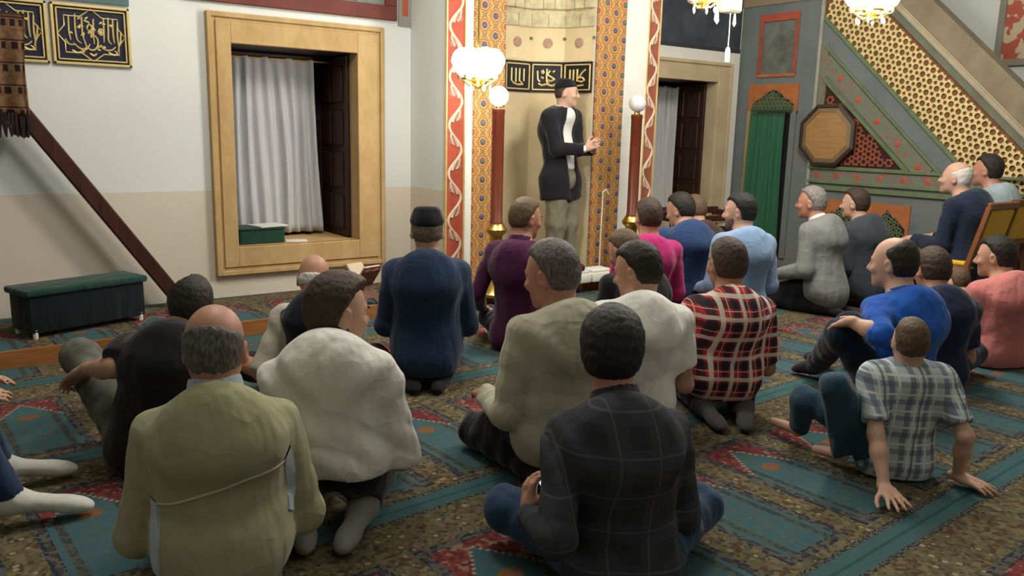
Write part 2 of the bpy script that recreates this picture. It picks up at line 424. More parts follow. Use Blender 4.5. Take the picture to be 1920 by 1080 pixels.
def make_person(spec):
    """spec: pos (x, y, z of the floor under the pelvis), face (azimuth, degrees from +Y to +X), head (local offset), ..."""
    g = spec.get
    s = g('s', .95); pose = g('pose', 'kneel'); near = g('near', 1)
    x0, y0, z0 = spec['pos']
    root = bpy.data.objects.new('person', None); COL.objects.link(root)
    root.empty_display_size = .1
    root.location = (x0, y0, z0); root.rotation_euler = (0, 0, -math.radians(spec['face']))
    root['label'] = spec['label']; root['category'] = g('cat', 'person')
    hipz, kn, an, to = LEGS[pose]
    hipz *= s
    hb = {1: .0065, 2: .0075, 3: .009}[near]      # voxel of skin
    hc = {1: .010, 2: .012, 3: .0145}[near]       # voxel of cloth
    # --- joints (local frame: +X right, +Y front)
    pel = np.array([0, 0, hipz]); hd = np.array(spec['head'], float)
    HR = rotm(math.radians(g('hyaw', 0)), math.radians(g('hpitch', 8)), math.radians(g('hroll', 0)))
    nk_top = hd + HR @ (np.array([0, -.022, -.07]) * s)
    bend = g('bend', .05)
    nb = nk_top + unit(pel + (0, -.02, .25) - nk_top) * .085 * s + np.array([0, -.012, 0])     # neck base
    ax = unit(nb - pel); Lt = np.linalg.norm(nb - pel)
    back = unit(np.cross(np.array([1., 0, 0]), ax) * -1); back = back if back[1] < 0 else -back
    tw = math.radians(g('twist', 0)); sd = np.array([math.cos(tw), -math.sin(tw), 0]); sd = unit(sd - ax * (sd @ ax) * .5)
    mid = pel + (nb - pel) * .40 + back * bend * .5
    ch = pel + (nb - pel) * .74 + back * bend
    slope = g('slump', .058) * s
    shw = g('shw', .160) * s
    SH = {q: nb + sd * q * shw - ax * slope + np.cross(sd, ax) * 0 for q in (-1, 1)}
    ua, fa = .285 * s, .25 * s
    defw = {'kneel': (.165, .25, .27), 'cross': (.16, .30, .22), 'kneeup': (.13, .40, .42), 'chair': (.13, .32, .60), 'stand': (.24, .06, .80)}[pose]
    EL, WR = {}, {}
    for q, nm in ((1, 'wr'), (-1, 'wl')):
        w = np.array(g(nm, (q * defw[0] * s, defw[1] * s, defw[2] * s)), float)
        hint = g('e' + nm[1], (q * .24, -.45, -.85))
        EL[q], WR[q] = two_bone(SH[q], w, ua, fa, hint)
        if ('x' + nm) in spec: EL[q], WR[q] = np.array(spec['x' + nm], float), w      # elbow given
    KN, AN, TO, HP = {}, {}, {}, {}
    for q, nm in ((1, 'r'), (-1, 'l')):
        HP[q] = pel + np.array([q * .080 * s, 0.01, -.01])
        m = np.array([q, 1, 1]) * s
        KN[q] = np.array(g('k' + nm, np.array(kn) * m), float); AN[q] = np.array(g('a' + nm, np.array(an) * m), float)
        TO[q] = np.array(g('t' + nm, np.array(to) * m), float)
        if pose == 'cross' and q == -1 and 'al' not in spec:
            AN[q] = AN[q] + (0, -.14 * s, 0); TO[q] = TO[q] + (0, -.16 * s, 0)
    allp = [pel, nb, hd] + list(SH.values()) + list(EL.values()) + list(WR.values()) + list(KN.values()) + list(AN.values()) + list(TO.values())
    lo = np.min(allp, 0) - .22; hi = np.max(allp, 0) + .2; lo[2] = max(lo[2], -.03)
    hi[2] = max(hi[2], hd[2] + .16)
    # --- one continuous body: head, neck, trunk, arms with hands, legs, feet
    F = Field(lo, hi, hb)
    head_skin(F, hd, HR, s)
    F.cone(hd + HR @ (np.array([0, -.02, -.05]) * s), nb - ax * .03, .052 * s, .062 * s, .03)
    F.cone(nb - ax * .03, mid, .07 * s, .085 * s, .05, flat=.8, side=sd)
    F.cone(mid, pel, .085 * s, .09 * s, .05, flat=.85, side=sd)
    hw = {}
    for q in (-1, 1):
        F.cone(nb - ax * .04, SH[q], .05 * s, .042 * s, .04)
        F.cone(SH[q], EL[q], .043 * s, .036 * s, .03)
        F.cone(EL[q], EL[q] + (WR[q] - EL[q]) * .35, .036 * s, .038 * s, .02)
        F.cone(EL[q] + (WR[q] - EL[q]) * .35, WR[q], .038 * s, .024 * s, .02)
        o = g('hr' if q > 0 else 'hl', None) or {}
        fw = o.get('fwd', None); fa_ = unit(WR[q] - EL[q])
        fw = unit(fw) if fw is not None else unit(fa_ + np.array([-q * .25, .35, -.2]))
        hand(F, WR[q], fw, o.get('palm', (-q * .25, -.15, -1)), s * o.get('s', .96), o.get('curl', .45), q > 0, o.get('spread', 0))
        F.cone(pel, HP[q], .085 * s, .07 * s, .03)
        F.cone(HP[q], KN[q], .066 * s, .048 * s, .03)
        F.cone(KN[q], KN[q] + (AN[q] - KN[q]) * .35, .046 * s, .046 * s, .02)
        F.cone(KN[q] + (AN[q] - KN[q]) * .35, AN[q], .046 * s, .03 * s, .02)
        F.cone(AN[q], TO[q], .032 * s, .024 * s, .02)
    link_body = field_obj('body', F, g('skin', SKIN_A), root)
    # --- eyes
    if g('eyes', True): eye_parts(root, hd, HR, s, near)
    # --- hair
    hs = g('hair', 'short')
    if hs != 'none':
        t = {'short': .013, 'buzz': .007, 'thick': .022, 'fringe': .0055, 'receding': .010, 'quiff': .017, 'under_cap': .007}[hs] * s
        H = Field(hd - .17, hd + .17, {1: .005, 2: .006, 3: .0075}[near])
        P = lambda x, y, z: hd + HR @ (np.array([x, y, z]) * s)
        H.ell(P(0, -.008, .022), V3(.0735, .093, .088) * s + t, .02, HR)
        H.ell(P(0, -.035, -.025), V3(.06, .058, .058) * s + t * .8, .03, HR)
        if hs == 'thick': H.ell(P(0, .02, .068), V3(.066, .075, .05) * s, .03, HR)
        if hs == 'quiff': H.ell(P(0, .035, .078), V3(.056, .06, .036) * s, .03, HR)
        for (pp, nn, kk) in g('cut', {'fringe': (((0, .018, .0), (0, 1, -.25), .012), ((0, 0, .046), (0, .5, 1), .02)),
                                      'receding': (((0, .045, .06), (0, .82, -.57), .012),),
                                      'under_cap': (((0, .08, .02), (0, .8, -.6), .012), ((0, 0, .06), (0, 0, 1), .01))}.get(hs, (((0, .088, .05), (0, .8, -.6), .012),))):
            H.half(P(*pp), HR @ unit(nn), kk)
        if g('spot'): H.ell(P(*g('spot')), V3(.058, .062, .06) * s, .02, HR, op='sub')
        H.half(P(0, -.03, -.078), HR @ unit((0, .25, -1)), .02)           # nape
        for q in (-1, 1):                                                  # around the ears
            H.ell(P(q * .085, .004, -.022), V3(.03, .026, .036) * s, .012, HR, op='sub')
            H.half(P(q * .0, .062, 0), HR @ unit((q * .9, .9, -.35)), .012) if hs not in ('fringe',) else None
        x, y, z = H.grid(); am = g('mess', .0016)
        H.d = H.d + (am * (np.sin(x * 190 + np.sin(z * 120 + y * 60) * 2) * np.sin(y * 170 + np.sin(x * 130) * 2) + .7 * np.sin(z * 150 + np.sin(x * 140 + y * 120) * 2.2) * np.sin(x * 120 + y * 90))).astype(np.float32)
        field_obj('hair', H, g('hairm', HAIR_DARK), root)
    if g('beard'):
        B = Field(hd - .17, hd + .17, .0065); t = .0035
        P = lambda x, y, z: hd + HR @ (np.array([x, y, z]) * s)
        B.ell(P(0, .035, -.035), V3(.061, .056, .075) * s + t * .6, .03, HR); B.ell(P(0, .04, -.078), V3(.05, .048, .042) * s + t, .025, HR)
        B.ell(P(0, .078, -.104), V3(.022, .018, .018) * s + t, .025, HR)
        B.half(P(0, .06, -.045), HR @ unit((0, .35, 1)), .01); B.ell(P(0, .1, -.07), V3(.03, .02, .012) * s, .006, HR, op='sub')
        field_obj('beard', B, g('beardm', HAIR_STUB), root)
    if g('cap'):
        K = Field(hd - .18, hd + .18, .006)
        P = lambda x, y, z: hd + HR @ (np.array([x, y, z]) * s)
        K.ell(P(0, -.012, .03), V3(.082, .101, .082) * s, .01, HR); K.cone(P(0, -.02, .05), P(0, -.02, .085), .075 * s, .066 * s, .03)
        K.half(P(0, 0, .034), HR @ unit((0, .18, -1)), .006); K.half(P(0, 0, .114), HR @ unit((0, .05, 1)), .02)
        field_obj('cap', K, CAP, root)
    # --- trousers
    tm = g('trm', TR_BLACK)
    T = Field(lo, hi, hc); gr = g('trw', 1.0)
    T.cone(pel + (0, 0, .06), pel, .128 * s, .138 * s, .04, flat=.78, side=(1, 0, 0))
    for q in (-1, 1):
        T.cone(HP[q] + np.array([0, -.005, -.01]), KN[q], .088 * s * gr, .068 * s * gr, .05)
        b = AN[q] + (AN[q] - KN[q]) * (-.03)
        T.cone(KN[q], b, .070 * s * gr, .052 * s * gr, .03, cap='b')
        if pose == 'kneel': T.ell(HP[q] + np.array([q * .005, -.05, -.045]) * s, V3(.080, .088, .082) * s, .05)
        if pose in ('cross', 'kneeup'): T.ell(HP[q] + np.array([q * .008, -.03, -.02]) * s, V3(.086, .088, .085) * s, .05)
        if pose == 'stand': T.ell(HP[q] + np.array([0, -.045, 0]) * s, V3(.085, .085, .09) * s, .05)
    fold(T, 'legs', g('seed', 1), .0045)
    T.half((0, 0, .004), (0, 0, -1))
    field_obj('trousers', T, tm, root)
    # --- socks or shoes
    if g('sockm', SOCK_GREY) is not None:
        for q in (-1, 1):
            a, t_ = AN[q], TO[q]; d = unit(t_ - a)
            S = Field(np.minimum(a, t_) - .09, np.maximum(a, t_) + .09, {1: .0065, 2: .008, 3: .01}[near])
            S.cone(a - unit(a - KN[q]) * .05, a, .043 * s, .042 * s, .02)
            S.cone(a - d * .025, a + d * .02, .038 * s, .04 * s, .02)
            S.cone(a, t_, .041 * s, .032 * s, .03, flat=.8, side=(1, 0, 0)); S.cone(t_ - d * .03, t_ + d * .025, .037 * s, .024 * s, .02, flat=.66, side=np.cross(d, (0, 0, 1.)) if pose != 'cross' else (0, 1, 0))
            field_obj('shoe' if g('shoe') else 'sock', S, g('sockm', SOCK_GREY), root)
    # --- upper garment
    jm = g('topm'); bulk = g('bulk', 1.0) * s
    J = Field(lo, hi, hc)
    wd = g('wd', 1.0); hem = g('hem', -.02); wst = g('waist', 1.0)
    front = unit(np.cross(ax, sd)); front = front if front @ back < 0 else -front
    def torso(F_, b2):
        F_.cone(nb - ax * .09 * s, ch, .120 * b2 * wd, .145 * b2 * wd, .05, flat=.66, side=sd)
        F_.cone(ch, mid, .145 * b2 * wd, .133 * b2 * wd * wst, .05, flat=.72, side=sd)
        F_.cone(mid, pel + ax * hem, .133 * b2 * wd * wst, .138 * b2 * wd * g('hemw', 1.0), .05, flat=.8, side=sd)
        F_.ell(ch + back * .03 * s, V3(.13 * wd, .070, .15) * b2, .06)
        for q in (-1, 1): F_.cone(nb - ax * .04 * s + sd * q * .03, SH[q] - sd * q * .012 * s, .054 * b2, .054 * b2, .06)
    def neck_hole(F_, e=0.0):
        F_.cone(hd + HR @ (np.array([0, -.02, -.05]) * s), nb - ax * .02 + np.array([0, .012, 0]), (.055 + e) * s, (.060 + e) * s, .008, op='sub')
    torso(J, bulk)
    J.cone(pel + (0, 0, .06 * s), pel + (0, 0, -.015), .138 * s, .148 * s, .05, flat=.8, side=(1, 0, 0))          # cloth lies over the hips
    if pose != 'stand':
        for q in (-1, 1): J.ell(HP[q] + np.array([q * .004, -.045, -.03]) * s, V3(.090, .098, .092) * s, .06)
    else:
        for q in (-1, 1): J.cone(HP[q] + np.array([q * .005, -.035, .0]), HP[q] + np.array([q * .012, -.012, g('skirt', -.13)]), (.092 * gr + .016) * s, (.088 * gr + .018) * s, .05, cap='b')
        J.cone(HP[1] + np.array([0, -.02, -.02]), HP[-1] + np.array([0, -.02, -.02]), (.088 * gr + .012) * s, (.088 * gr + .012) * s, .04)
    if g('tail'):                                                            # skirt of the garment hanging over the heels
        J.cone(mid, pel + np.array(g('tail')), .13 * bulk, .152 * bulk * g('hemw', 1.0), .06, flat=.8, side=sd)
    for q in (-1, 1):
        am = g('armw', 1.0); sv = g('sleeve', 'long'); fa_ = WR[q] - EL[q]
        if sv in ('long', 'rolled'):
            e4 = SH[q] + (EL[q] - SH[q]) * .35; J.cone(SH[q] - ax * .004, e4, .056 * bulk, .055 * bulk, .04); J.cone(e4, EL[q], .055 * bulk, .050 * bulk * am, .008)
            if sv == 'long': J.cone(EL[q], WR[q] - unit(fa_) * .005, .052 * bulk * am, .038 * bulk * am, .02, cap='b')
            else: J.cone(EL[q], EL[q] + fa_ * .25, .050 * bulk, .048 * bulk, .02, cap='b')
        elif sv == 'short':
            J.cone(SH[q] - ax * .006, SH[q] + (EL[q] - SH[q]) * g('slen', .72), .056 * bulk, .058 * bulk, .05, cap='b')
        else: J.ell(SH[q], V3(.055, .055, .06) * bulk, .03)
    if g('shirtm'):
        Sh = Field(lo, hi, hc); torso(Sh, bulk * .93); Sh.half((0, 0, pel[2] + (.07 if pose == 'stand' else -.2)), (0, 0, -1))
        for q in (-1, 1):
            fa_ = unit(WR[q] - EL[q]); Sh.cone(WR[q] - fa_ * .06, WR[q] + fa_ * .012, .034 * s, .033 * s, .0, cap='b')
        neck_hole(Sh); field_obj('shirt', Sh, g('shirtm'), root)
        J.cone(nb + front * .12 * s - ax * .02, ch + front * .13 * s, .055 * s, .06 * s, .01, op='sub')   # open front
        J.cone(ch + front * .13 * s, pel + front * .17 * s - ax * .2 * s, .06 * s, .05 * s, .01, op='sub')
        neck_hole(J, .014)
    fold(J, 'torso', g('seed', 1), g('fold', .005 if near == 1 else .0028), pel, nb)
    if g('cuthem') is not None: J.half((0, 0, g('cuthem')), (0, 0, -1), .01)
    J.half((0, 0, .006), (0, 0, -1))
    neck_hole(J)
    gname = g('garment', 'shirt')
    top = field_obj(gname, J, jm, root)
    # --- collar
    if g('collar', True):
        cm = g('colm', jm); na = unit(nk_top - nb)
        Cc = Field(nb - .13, nb + .14, {1: .005, 2: .006, 3: .0075}[near])
        ch_ = g('colh', .04) * s
        Cc.cone(nb - na * .035, nb + na * ch_, .085 * s, .067 * s, .02, flat=.92, side=sd, cap='b')
        Cc.cone(nb - na * .06, nb + na * (ch_ + .05), .062 * s, .0585 * s, .004, flat=.95, side=sd, op='sub')
        Cc.half(nb - na * .004, -na, .006)
        field_obj('collar', Cc, cm, root, 3)
    if g('vestm'):
        Vv = Field(lo, hi, hc); torso(Vv, bulk * 1.05); neck_hole(Vv, .004)
        for q in (-1, 1): Vv.ell(SH[q] + sd * q * .045 * s, V3(.045, .07, .075) * s, .01, op='sub')
        fold(Vv, 'torso', 3, .004, pel, nb); Vv.half((0, 0, .006), (0, 0, -1))
        field_obj('vest', Vv, g('vestm'), root)
    for fn in g('extra', ()): fn(root, top, dict(pel=pel, nb=nb, ax=ax, s=s))
    return root

def fold(F, kind, seed, amp, pel=None, nb=None):
    """cloth creases: warped waves, strongest where the cloth bunches"""
    x, y, z = F.grid(); r = seed * 1.7
    if kind == 'torso':
        h = max(nb[2] - pel[2], .2); t = (z - pel[2]) / h
        w1 = np.exp(-((t - .18) / .22) ** 2)
        a = (.5 - 1.2 * np.abs(np.sin(z * 30 + 3.5 * np.sin(x * 6 + r) + y * 8 + r)) ** .8) * w1
        sgn = np.where(x > 0, 1., -1.); ax_ = np.sqrt(x * x + .0009)
        b = np.sin((z * .9 - ax_ * 1.3) * 40 + 1.6 * np.sin(x * 9 + r) + r) * np.exp(-((t - .75) / .25) ** 2) * np.clip(ax_ / .14, 0, 1)      # pulls from the armpits
        c = np.sin((x * .8 + z * .6) * 26 + 2 * np.sin(z * 8 + r) + r) * .7 + np.sin((x * -.9 + z * .5) * 23 + 2 * np.sin(z * 7 + 2 * r)) * .6
        c = .45 - .8 * np.abs(np.sin((x * .8 + z * .6) * 13 + 2.2 * np.sin(z * 6 + x * 5 + r) + r)) ** .9 + .35 * c
        F.d = (F.d + amp * (a * .9 + b * .8 + c * (.45 + .4 * np.clip(1 - t, 0, 1)))).astype(np.float32)
    else:
        F.d = (F.d + amp * (np.sin(y * 60 + 4 * np.sin(x * 20 + r) + z * 25) * .6 + np.sin(x * 55 + z * 40 + 3 * np.sin(y * 18 + r)) * .5)).astype(np.float32)

_eye = {}
def eye_parts(root, hd, HR, s, near):
    """a small dark iris disc with lashes, one mesh shared by everybody"""
    if 'm' not in _eye:
        bm = bmesh.new(); bmesh.ops.create_uvsphere(bm, u_segments=12, v_segments=8, radius=.0064)
        bmesh.ops.scale(bm, vec=(1.35, .55, .9), verts=bm.verts)
        me = bpy.data.meshes.new('eye'); bm.to_mesh(me); bm.free(); me.materials.append(EYE)
        for p in me.polygons: p.use_smooth = True
        _eye['m'] = me
        bm = bmesh.new(); bmesh.ops.create_cube(bm, size=1); bmesh.ops.scale(bm, vec=(.034, .007, .006), verts=bm.verts)
        bmesh.ops.bevel(bm, geom=bm.edges[:], offset=.0025, segments=2, affect='EDGES')
        mb = bpy.data.meshes.new('eyebrow'); bm.to_mesh(mb); bm.free(); mb.materials.append(HAIR_DARK); _eye['b'] = mb
    M = Matrix([list(HR[i]) for i in range(3)]).to_euler()
    for q in (-1, 1):
        for nm, off in (('eye', (q * .031, .0865, -.006)), ('eyebrow', (q * .032, .0895, .0175))):
            o = bpy.data.objects.new(nm, _eye['m' if nm == 'eye' else 'b']); COL.objects.link(o); o.parent = root
            p = hd + HR @ (np.array(off) * s); o.location = tuple(p); o.rotation_euler = M; o.scale = (s, s, s)

from mathutils.bvhtree import BVHTree
def back_strip(name, pts, r, mat, w=None):
    """piping (round) or a flat ribbon of half-width w laid on the back of a garment; pts = (x, z) in the wearer's frame"""
    def fn(root, top, j):
        me = top.data; bv = BVHTree.FromPolygons([v.co for v in me.vertices], [p.vertices for p in me.polygons]); out = []; nr = []
        for (x0, z0), (x1, z1) in zip(pts, pts[1:]):
            for k in range(9):
                t = k / 8; x, z = x0 + (x1 - x0) * t, z0 + (z1 - z0) * t
                h = bv.ray_cast(Vector((x, -1.2, z)), Vector((0, 1, 0)))
                if h[0] is not None and (not out or (h[0] - out[-1]).length > .002): out.append(h[0] + h[1] * (r * .4)); nr.append(h[1])
        if len(out) < 3: return
        b = MB()
        if w is None: b.tube(out, r, 6)
        else:
            L_, R2 = [], []
            for i, p in enumerate(out):
                d = (out[min(i + 1, len(out) - 1)] - out[max(i - 1, 0)]).normalized(); sdv = d.cross(nr[i]).normalized() * w
                L_.append((b.bm.verts.new(p - sdv - nr[i] * .004), b.bm.verts.new(p - sdv * .9 + nr[i] * .003))); R2.append((b.bm.verts.new(p + sdv - nr[i] * .004), b.bm.verts.new(p + sdv * .9 + nr[i] * .003)))
            for i in range(len(out) - 1):
                for q in ((L_[i][0], L_[i][1], L_[i + 1][1], L_[i + 1][0]), (L_[i][1], R2[i][1], R2[i + 1][1], L_[i + 1][1]), (R2[i][1], R2[i][0], R2[i + 1][0], R2[i + 1][1])): b.bm.faces.new(q)
            bmesh.ops.recalc_face_normals(b.bm, faces=b.bm.faces)
        b.build(name, mat, root, 60)
    return fn
# ================================================================ the room
WY, PZ, FY, MX = 5.57, .085, 5.065, 6.8          # qibla wall, platform height, front of the mihrab, side of the pulpit
def step_y(x): return 4.735 + .049 * (x - .377)

def wall_paint():
    t = NT('wall_limewash', .85, .15); p = t.pos(); z = t.xyz(p)[2]
    n = t.noise(p, 2.2, 4, .6); n2 = t.noise(p, 11, 4, .6)
    up = t.mix(n, (.69, .715, .685), (.75, .77, .735)); dn = t.mix(n, (.67, .60, .49), (.72, .65, .54))
    dn = t.mix(t.m_('MULTIPLY', n2, .25), dn, (.58, .50, .40))
    t.col(t.mix(t.lt(z, t.m_('ADD', .81, t.m_('MULTIPLY', n2, .006))), up, dn)); t.bump(n2, .12, .01); return t.m
WALL = wall_paint()
STONE = None
def stone_mat():
    t = NT('sandstone', .8, .2); p = t.coord('Object'); n = t.noise(t.map(p, (1, 1, .5)), 7, 5, .65); n2 = t.noise(t.map(p, (6, 6, 1.2)), 14, 3, .6)
    c = t.ramp(n, (.25, (.44, .275, .11)), (.75, (.64, .455, .225))); t.col(t.mix(t.m_('MULTIPLY', n2, .35), c, (.36, .22, .09))); t.bump(n2, .2, .008); return t.m
STONE = stone_mat()
PALESTONE = plain('pale_stone', (.60, .47, .29), .8, .1, 5, .15)
WHITEP = plain('white_paint', (.78, .77, .70), .7, .04, 5)
DARKWOOD = None
def wood_mat(name, a, b, rough=.5, sc=(12, 12, 1.2)):
    t = NT(name, rough, .35); p = t.coord('Object'); n = t.noise(t.map(p, sc), 4, 5, .65); t.col(t.ramp(n, (.3, a), (.7, b))); t.bump(n, .15, .005); return t.m
DARKWOOD = wood_mat('walnut', (.018, .007, .004), (.055, .022, .013))
REDWOOD = wood_mat('mahogany', (.035, .010, .007), (.075, .024, .017), .4)
ORANGEWOOD = wood_mat('honey_wood', (.24, .09, .025), (.38, .16, .05), .45, (1.5, 12, 12))
CREAM = plain('cream_plaster', (.68, .57, .36), .8, .10, 4, .1)
GOLD = plain('gold_leaf', (.78, .60, .26), .38, .08, 20, 0, spec=.5, metal=.35)
BRASS = plain('brass', (.75, .48, .12), .28, .1, 10, 0, metal=1.0)
NAVY = plain('navy_board', (.010, .012, .035), .5, .1)
BLACKB = plain('black_board', (.012, .013, .016), .5, .1)
RED = plain('vermilion', (.48, .095, .05), .7, .12, 8)
DUSTRED = plain('oxblood_paint', (.17, .045, .035), .7, .15, 8)
BLUEGREY = None
def minbar_paint():
    t = NT('minbar_paint', .75, .2); p = t.pos(); n = t.noise(p, 3, 5, .65); n2 = t.noise(p, 26, 3, .6)
    c = t.ramp(n, (.3, (.115, .135, .150)), (.55, (.155, .175, .185)), (.75, (.175, .175, .150)))
    t.col(t.mix(t.m_('MULTIPLY', n2, .3), c, (.19, .20, .14))); t.bump(n2, .1, .006); return t.m
BLUEGREY = minbar_paint()
def floral(name, base, c1, c2, sc=18):
    t = NT(name, .75, .2); p = t.pos(); d = t.vor(p, sc, 'Distance'); d2 = t.vor(p, sc * 2.3, 'Distance')
    c = t.mix(t.lt(d2, .26), base, c2); t.col(t.mix(t.lt(d, .24), c, c1)); return t.m
FLORAL = floral('floral_paint', (.165, .175, .125), (.33, .10, .075), (.20, .215, .19))
GREENP = plain('green_paint', (.15, .20, .10), .7, .12, 10)
ORANGEP = plain('orange_paint', (.46, .15, .05), .75, .14, 10)

def carpet():
    t = NT('prayer_carpet', .95, .08); p = t.pos(); X = t.xyz(p); c, s = math.cos(R_(-3.41)), math.sin(R_(-3.41))
    u0 = t.m_('SUBTRACT', t.m_('MULTIPLY', X[0], c), t.m_('MULTIPLY', X[1], s)); v0 = t.m_('ADD', t.m_('MULTIPLY', X[0], s), t.m_('MULTIPLY', X[1], c))
    wob = t.m_('MULTIPLY', t.m_('SUBTRACT', t.noise(p, 60, 2), .5), .010)
    u1 = t.m_('ADD', u0, wob); v1 = t.m_('ADD', v0, wob)
    q = t.m_('SUBTRACT', t.m_('MULTIPLY', t.m_('FRACT', t.m_('DIVIDE', t.m_('ADD', u1, 43.2 - 2.075 + .055), .432)), .432), .216)      # -.216 .. .216, rug centred
    w = t.m_('MULTIPLY', t.m_('FRACT', t.m_('DIVIDE', t.m_('ADD', v1, 11 - 1.005), 1.1)), 1.1)                                     # 0 .. 1.1 from the stripe
    au = t.m_('ABSOLUTE', q)
    sp = t.vor(p, 62, 'Color'); spx = t.xyz(sp); sp2 = t.noise(p, 38, 3, .7); fl = t.vor(p, 24, 'Distance'); flc = t.xyz(t.vor(p, 24, 'Color'))
    # flowered ground
    g = t.ramp(spx[0], (.0, (.085, .060, .034)), (.25, (.125, .100, .055)), (.5, (.175, .145, .075)), (.72, (.115, .112, .066)), (.88, (.18, .13, .08)), interp='CONSTANT')
    g = t.mix(t.m_('MULTIPLY', t.lt(fl, .22), t.gt(flc[0], .45)), g, (.30, .25, .145)); g = t.mix(t.m_('MULTIPLY', t.lt(fl, .2), t.lt(flc[0], .22)), g, (.20, .07, .045))
    g = t.mix(t.m_('MULTIPLY', t.band(fl, .30, .36), t.gt(flc[1], .5)), g, (.035, .045, .06))
    # outlined prayer rugs
    navy = t.mix(t.gt(spx[1], .62), (.028, .032, .055), (.10, .105, .10))
    y = t.m_('SUBTRACT', w, .175)                                                    # 0 at the foot of the rug, .735 at its top
    inside = lambda m: t.m_('MULTIPLY', t.lt(au, .165 - m), t.band(y, m, .735 - m))
    teal = t.mix(sp2, (.040, .090, .108), (.075, .148, .155))
    teal = t.mix(t.m_('MULTIPLY', t.gt(spx[2], .86), .6), teal, (.11, .11, .075))
    side = t.mix(t.gt(spx[0], .45), (.085, .085, .065), (.045, .058, .062))
    dirt = t.mix(t.gt(spx[1], .5), (.06, .055, .05), (.11, .10, .075))
    f = t.mix(t.m_('MULTIPLY', t.gt(au, .082), t.lt(au, .107)), teal, side)
    # pointed arch with red corners
    step = t.m_('MULTIPLY', t.m_('FLOOR', t.m_('DIVIDE', au, .0125)), .0125)
    arch = t.m_('SUBTRACT', .66, t.m_('MULTIPLY', step, 1.65)); red = t.mix(t.gt(spx[2], .55), (.21, .050, .045), (.125, .032, .036)); red = t.mix(t.gt(spx[1], .88), red, (.26, .16, .11))
    f = t.mix(t.gt(y, arch), f, red); f = t.mix(t.band(t.m_('SUBTRACT', y, arch), -.008, .004), f, (.30, .27, .20))
    f = t.mix(t.lt(fl, 0), f, f)
    med = t.m_('ADD', t.m_('POWER', t.m_('MULTIPLY', q, 24), 2), t.m_('POWER', t.m_('MULTIPLY', t.m_('SUBTRACT', y, .47), 30), 2))
    f = t.mix(t.lt(med, 1), f, (.22, .10, .05))
    c1 = t.mix(inside(0), g, navy); c1 = t.mix(inside(.012), c1, dirt); c1 = t.mix(inside(.030), c1, navy); c1 = t.mix(inside(.036), c1, f)
    # long row stripe
    sw = t.m_('ABSOLUTE', t.m_('SUBTRACT', w, .075)); edge = t.mix(t.gt(t.noise(p, 90, 1), .5), (.03, .033, .055), (.13, .12, .07))
    c1 = t.mix(t.lt(sw, .068), c1, edge); c1 = t.mix(t.lt(sw, .048), c1, t.mix(sp2, (.042, .098, .108), (.070, .140, .142)))
    c1 = t.mix(t.lt(sw, .006), c1, (.03, .09, .085))
    c1 = t.mix(t.m_('MULTIPLY', t.noise(p, 420, 1), .35), c1, t.mix(.5, c1, (0, 0, 0)), )
    t.col(c1); t.bump(t.noise(p, 500, 2), .5, .004); return t.m
CARPET = carpet()

# ---- floor, platform, shell
m = MB(); m.poly([(-4, -4.5, 0), (9, -4.5, 0), (9, 7, 0), (-4, 7, 0)])
tag(m.build('floor', CARPET), kind='structure')
m = MB(); x0, x1 = -3.9, MX
m.prism([(x0, step_y(x0)), (x1, step_y(x1)), (x1, WY), (x0, WY)], 2, .001, PZ)
plat = tag(m.build('trim_1', CARPET), 'low carpeted platform along the prayer wall', kind='structure')
m = MB(); m.bar((x0, step_y(x0) - .006, PZ / 2 + .004), (x1, step_y(x1) - .006, PZ / 2 + .004), .022, PZ + .006)
tag(m.build('edge_board', ORANGEWOOD, plat), 'honey coloured wooden edge of the platform')

W1 = (1.71, 2.60); W2 = (5.56, 6.45); WZ = (.43, 1.765)
m = MB(); T = .12
e_ = .012
for a, b in ((-3.9, W1[0] - e_), (W1[1] + e_, W2[0] - e_), (W2[1] + e_, 8.2)): m.box((a, WY, 0), (b, WY + T, 4.6))
for w in (W1, W2):
    m.box((w[0] - e_, WY, 0), (w[1] + e_, WY + T, WZ[0] - .065)); m.box((w[0] - e_, WY, WZ[1] + e_), (w[1] + e_, WY + T, 4.6))
tag(m.build('wall_front', WALL), kind='structure')
m = MB(); m.box((8.1, -4.5, 0), (8.25, WY + .1, 4.6)); tag(m.build('wall_right', WALL), kind='structure')
m = MB(); m.box((-4.0, -4.5, 0), (-3.9, WY + .1, 4.6)); tag(m.build('wall_left', WALL), kind='structure')
m = MB(); m.box((-4.0, -4.6, 0), (8.25, -4.5, 4.6)); tag(m.build('wall_back', WALL), kind='structure')
m = MB(); m.box((-4.0, -4.6, 4.6), (8.25, WY + .1, 4.7)); tag(m.build('ceiling', WALL), kind='structure')

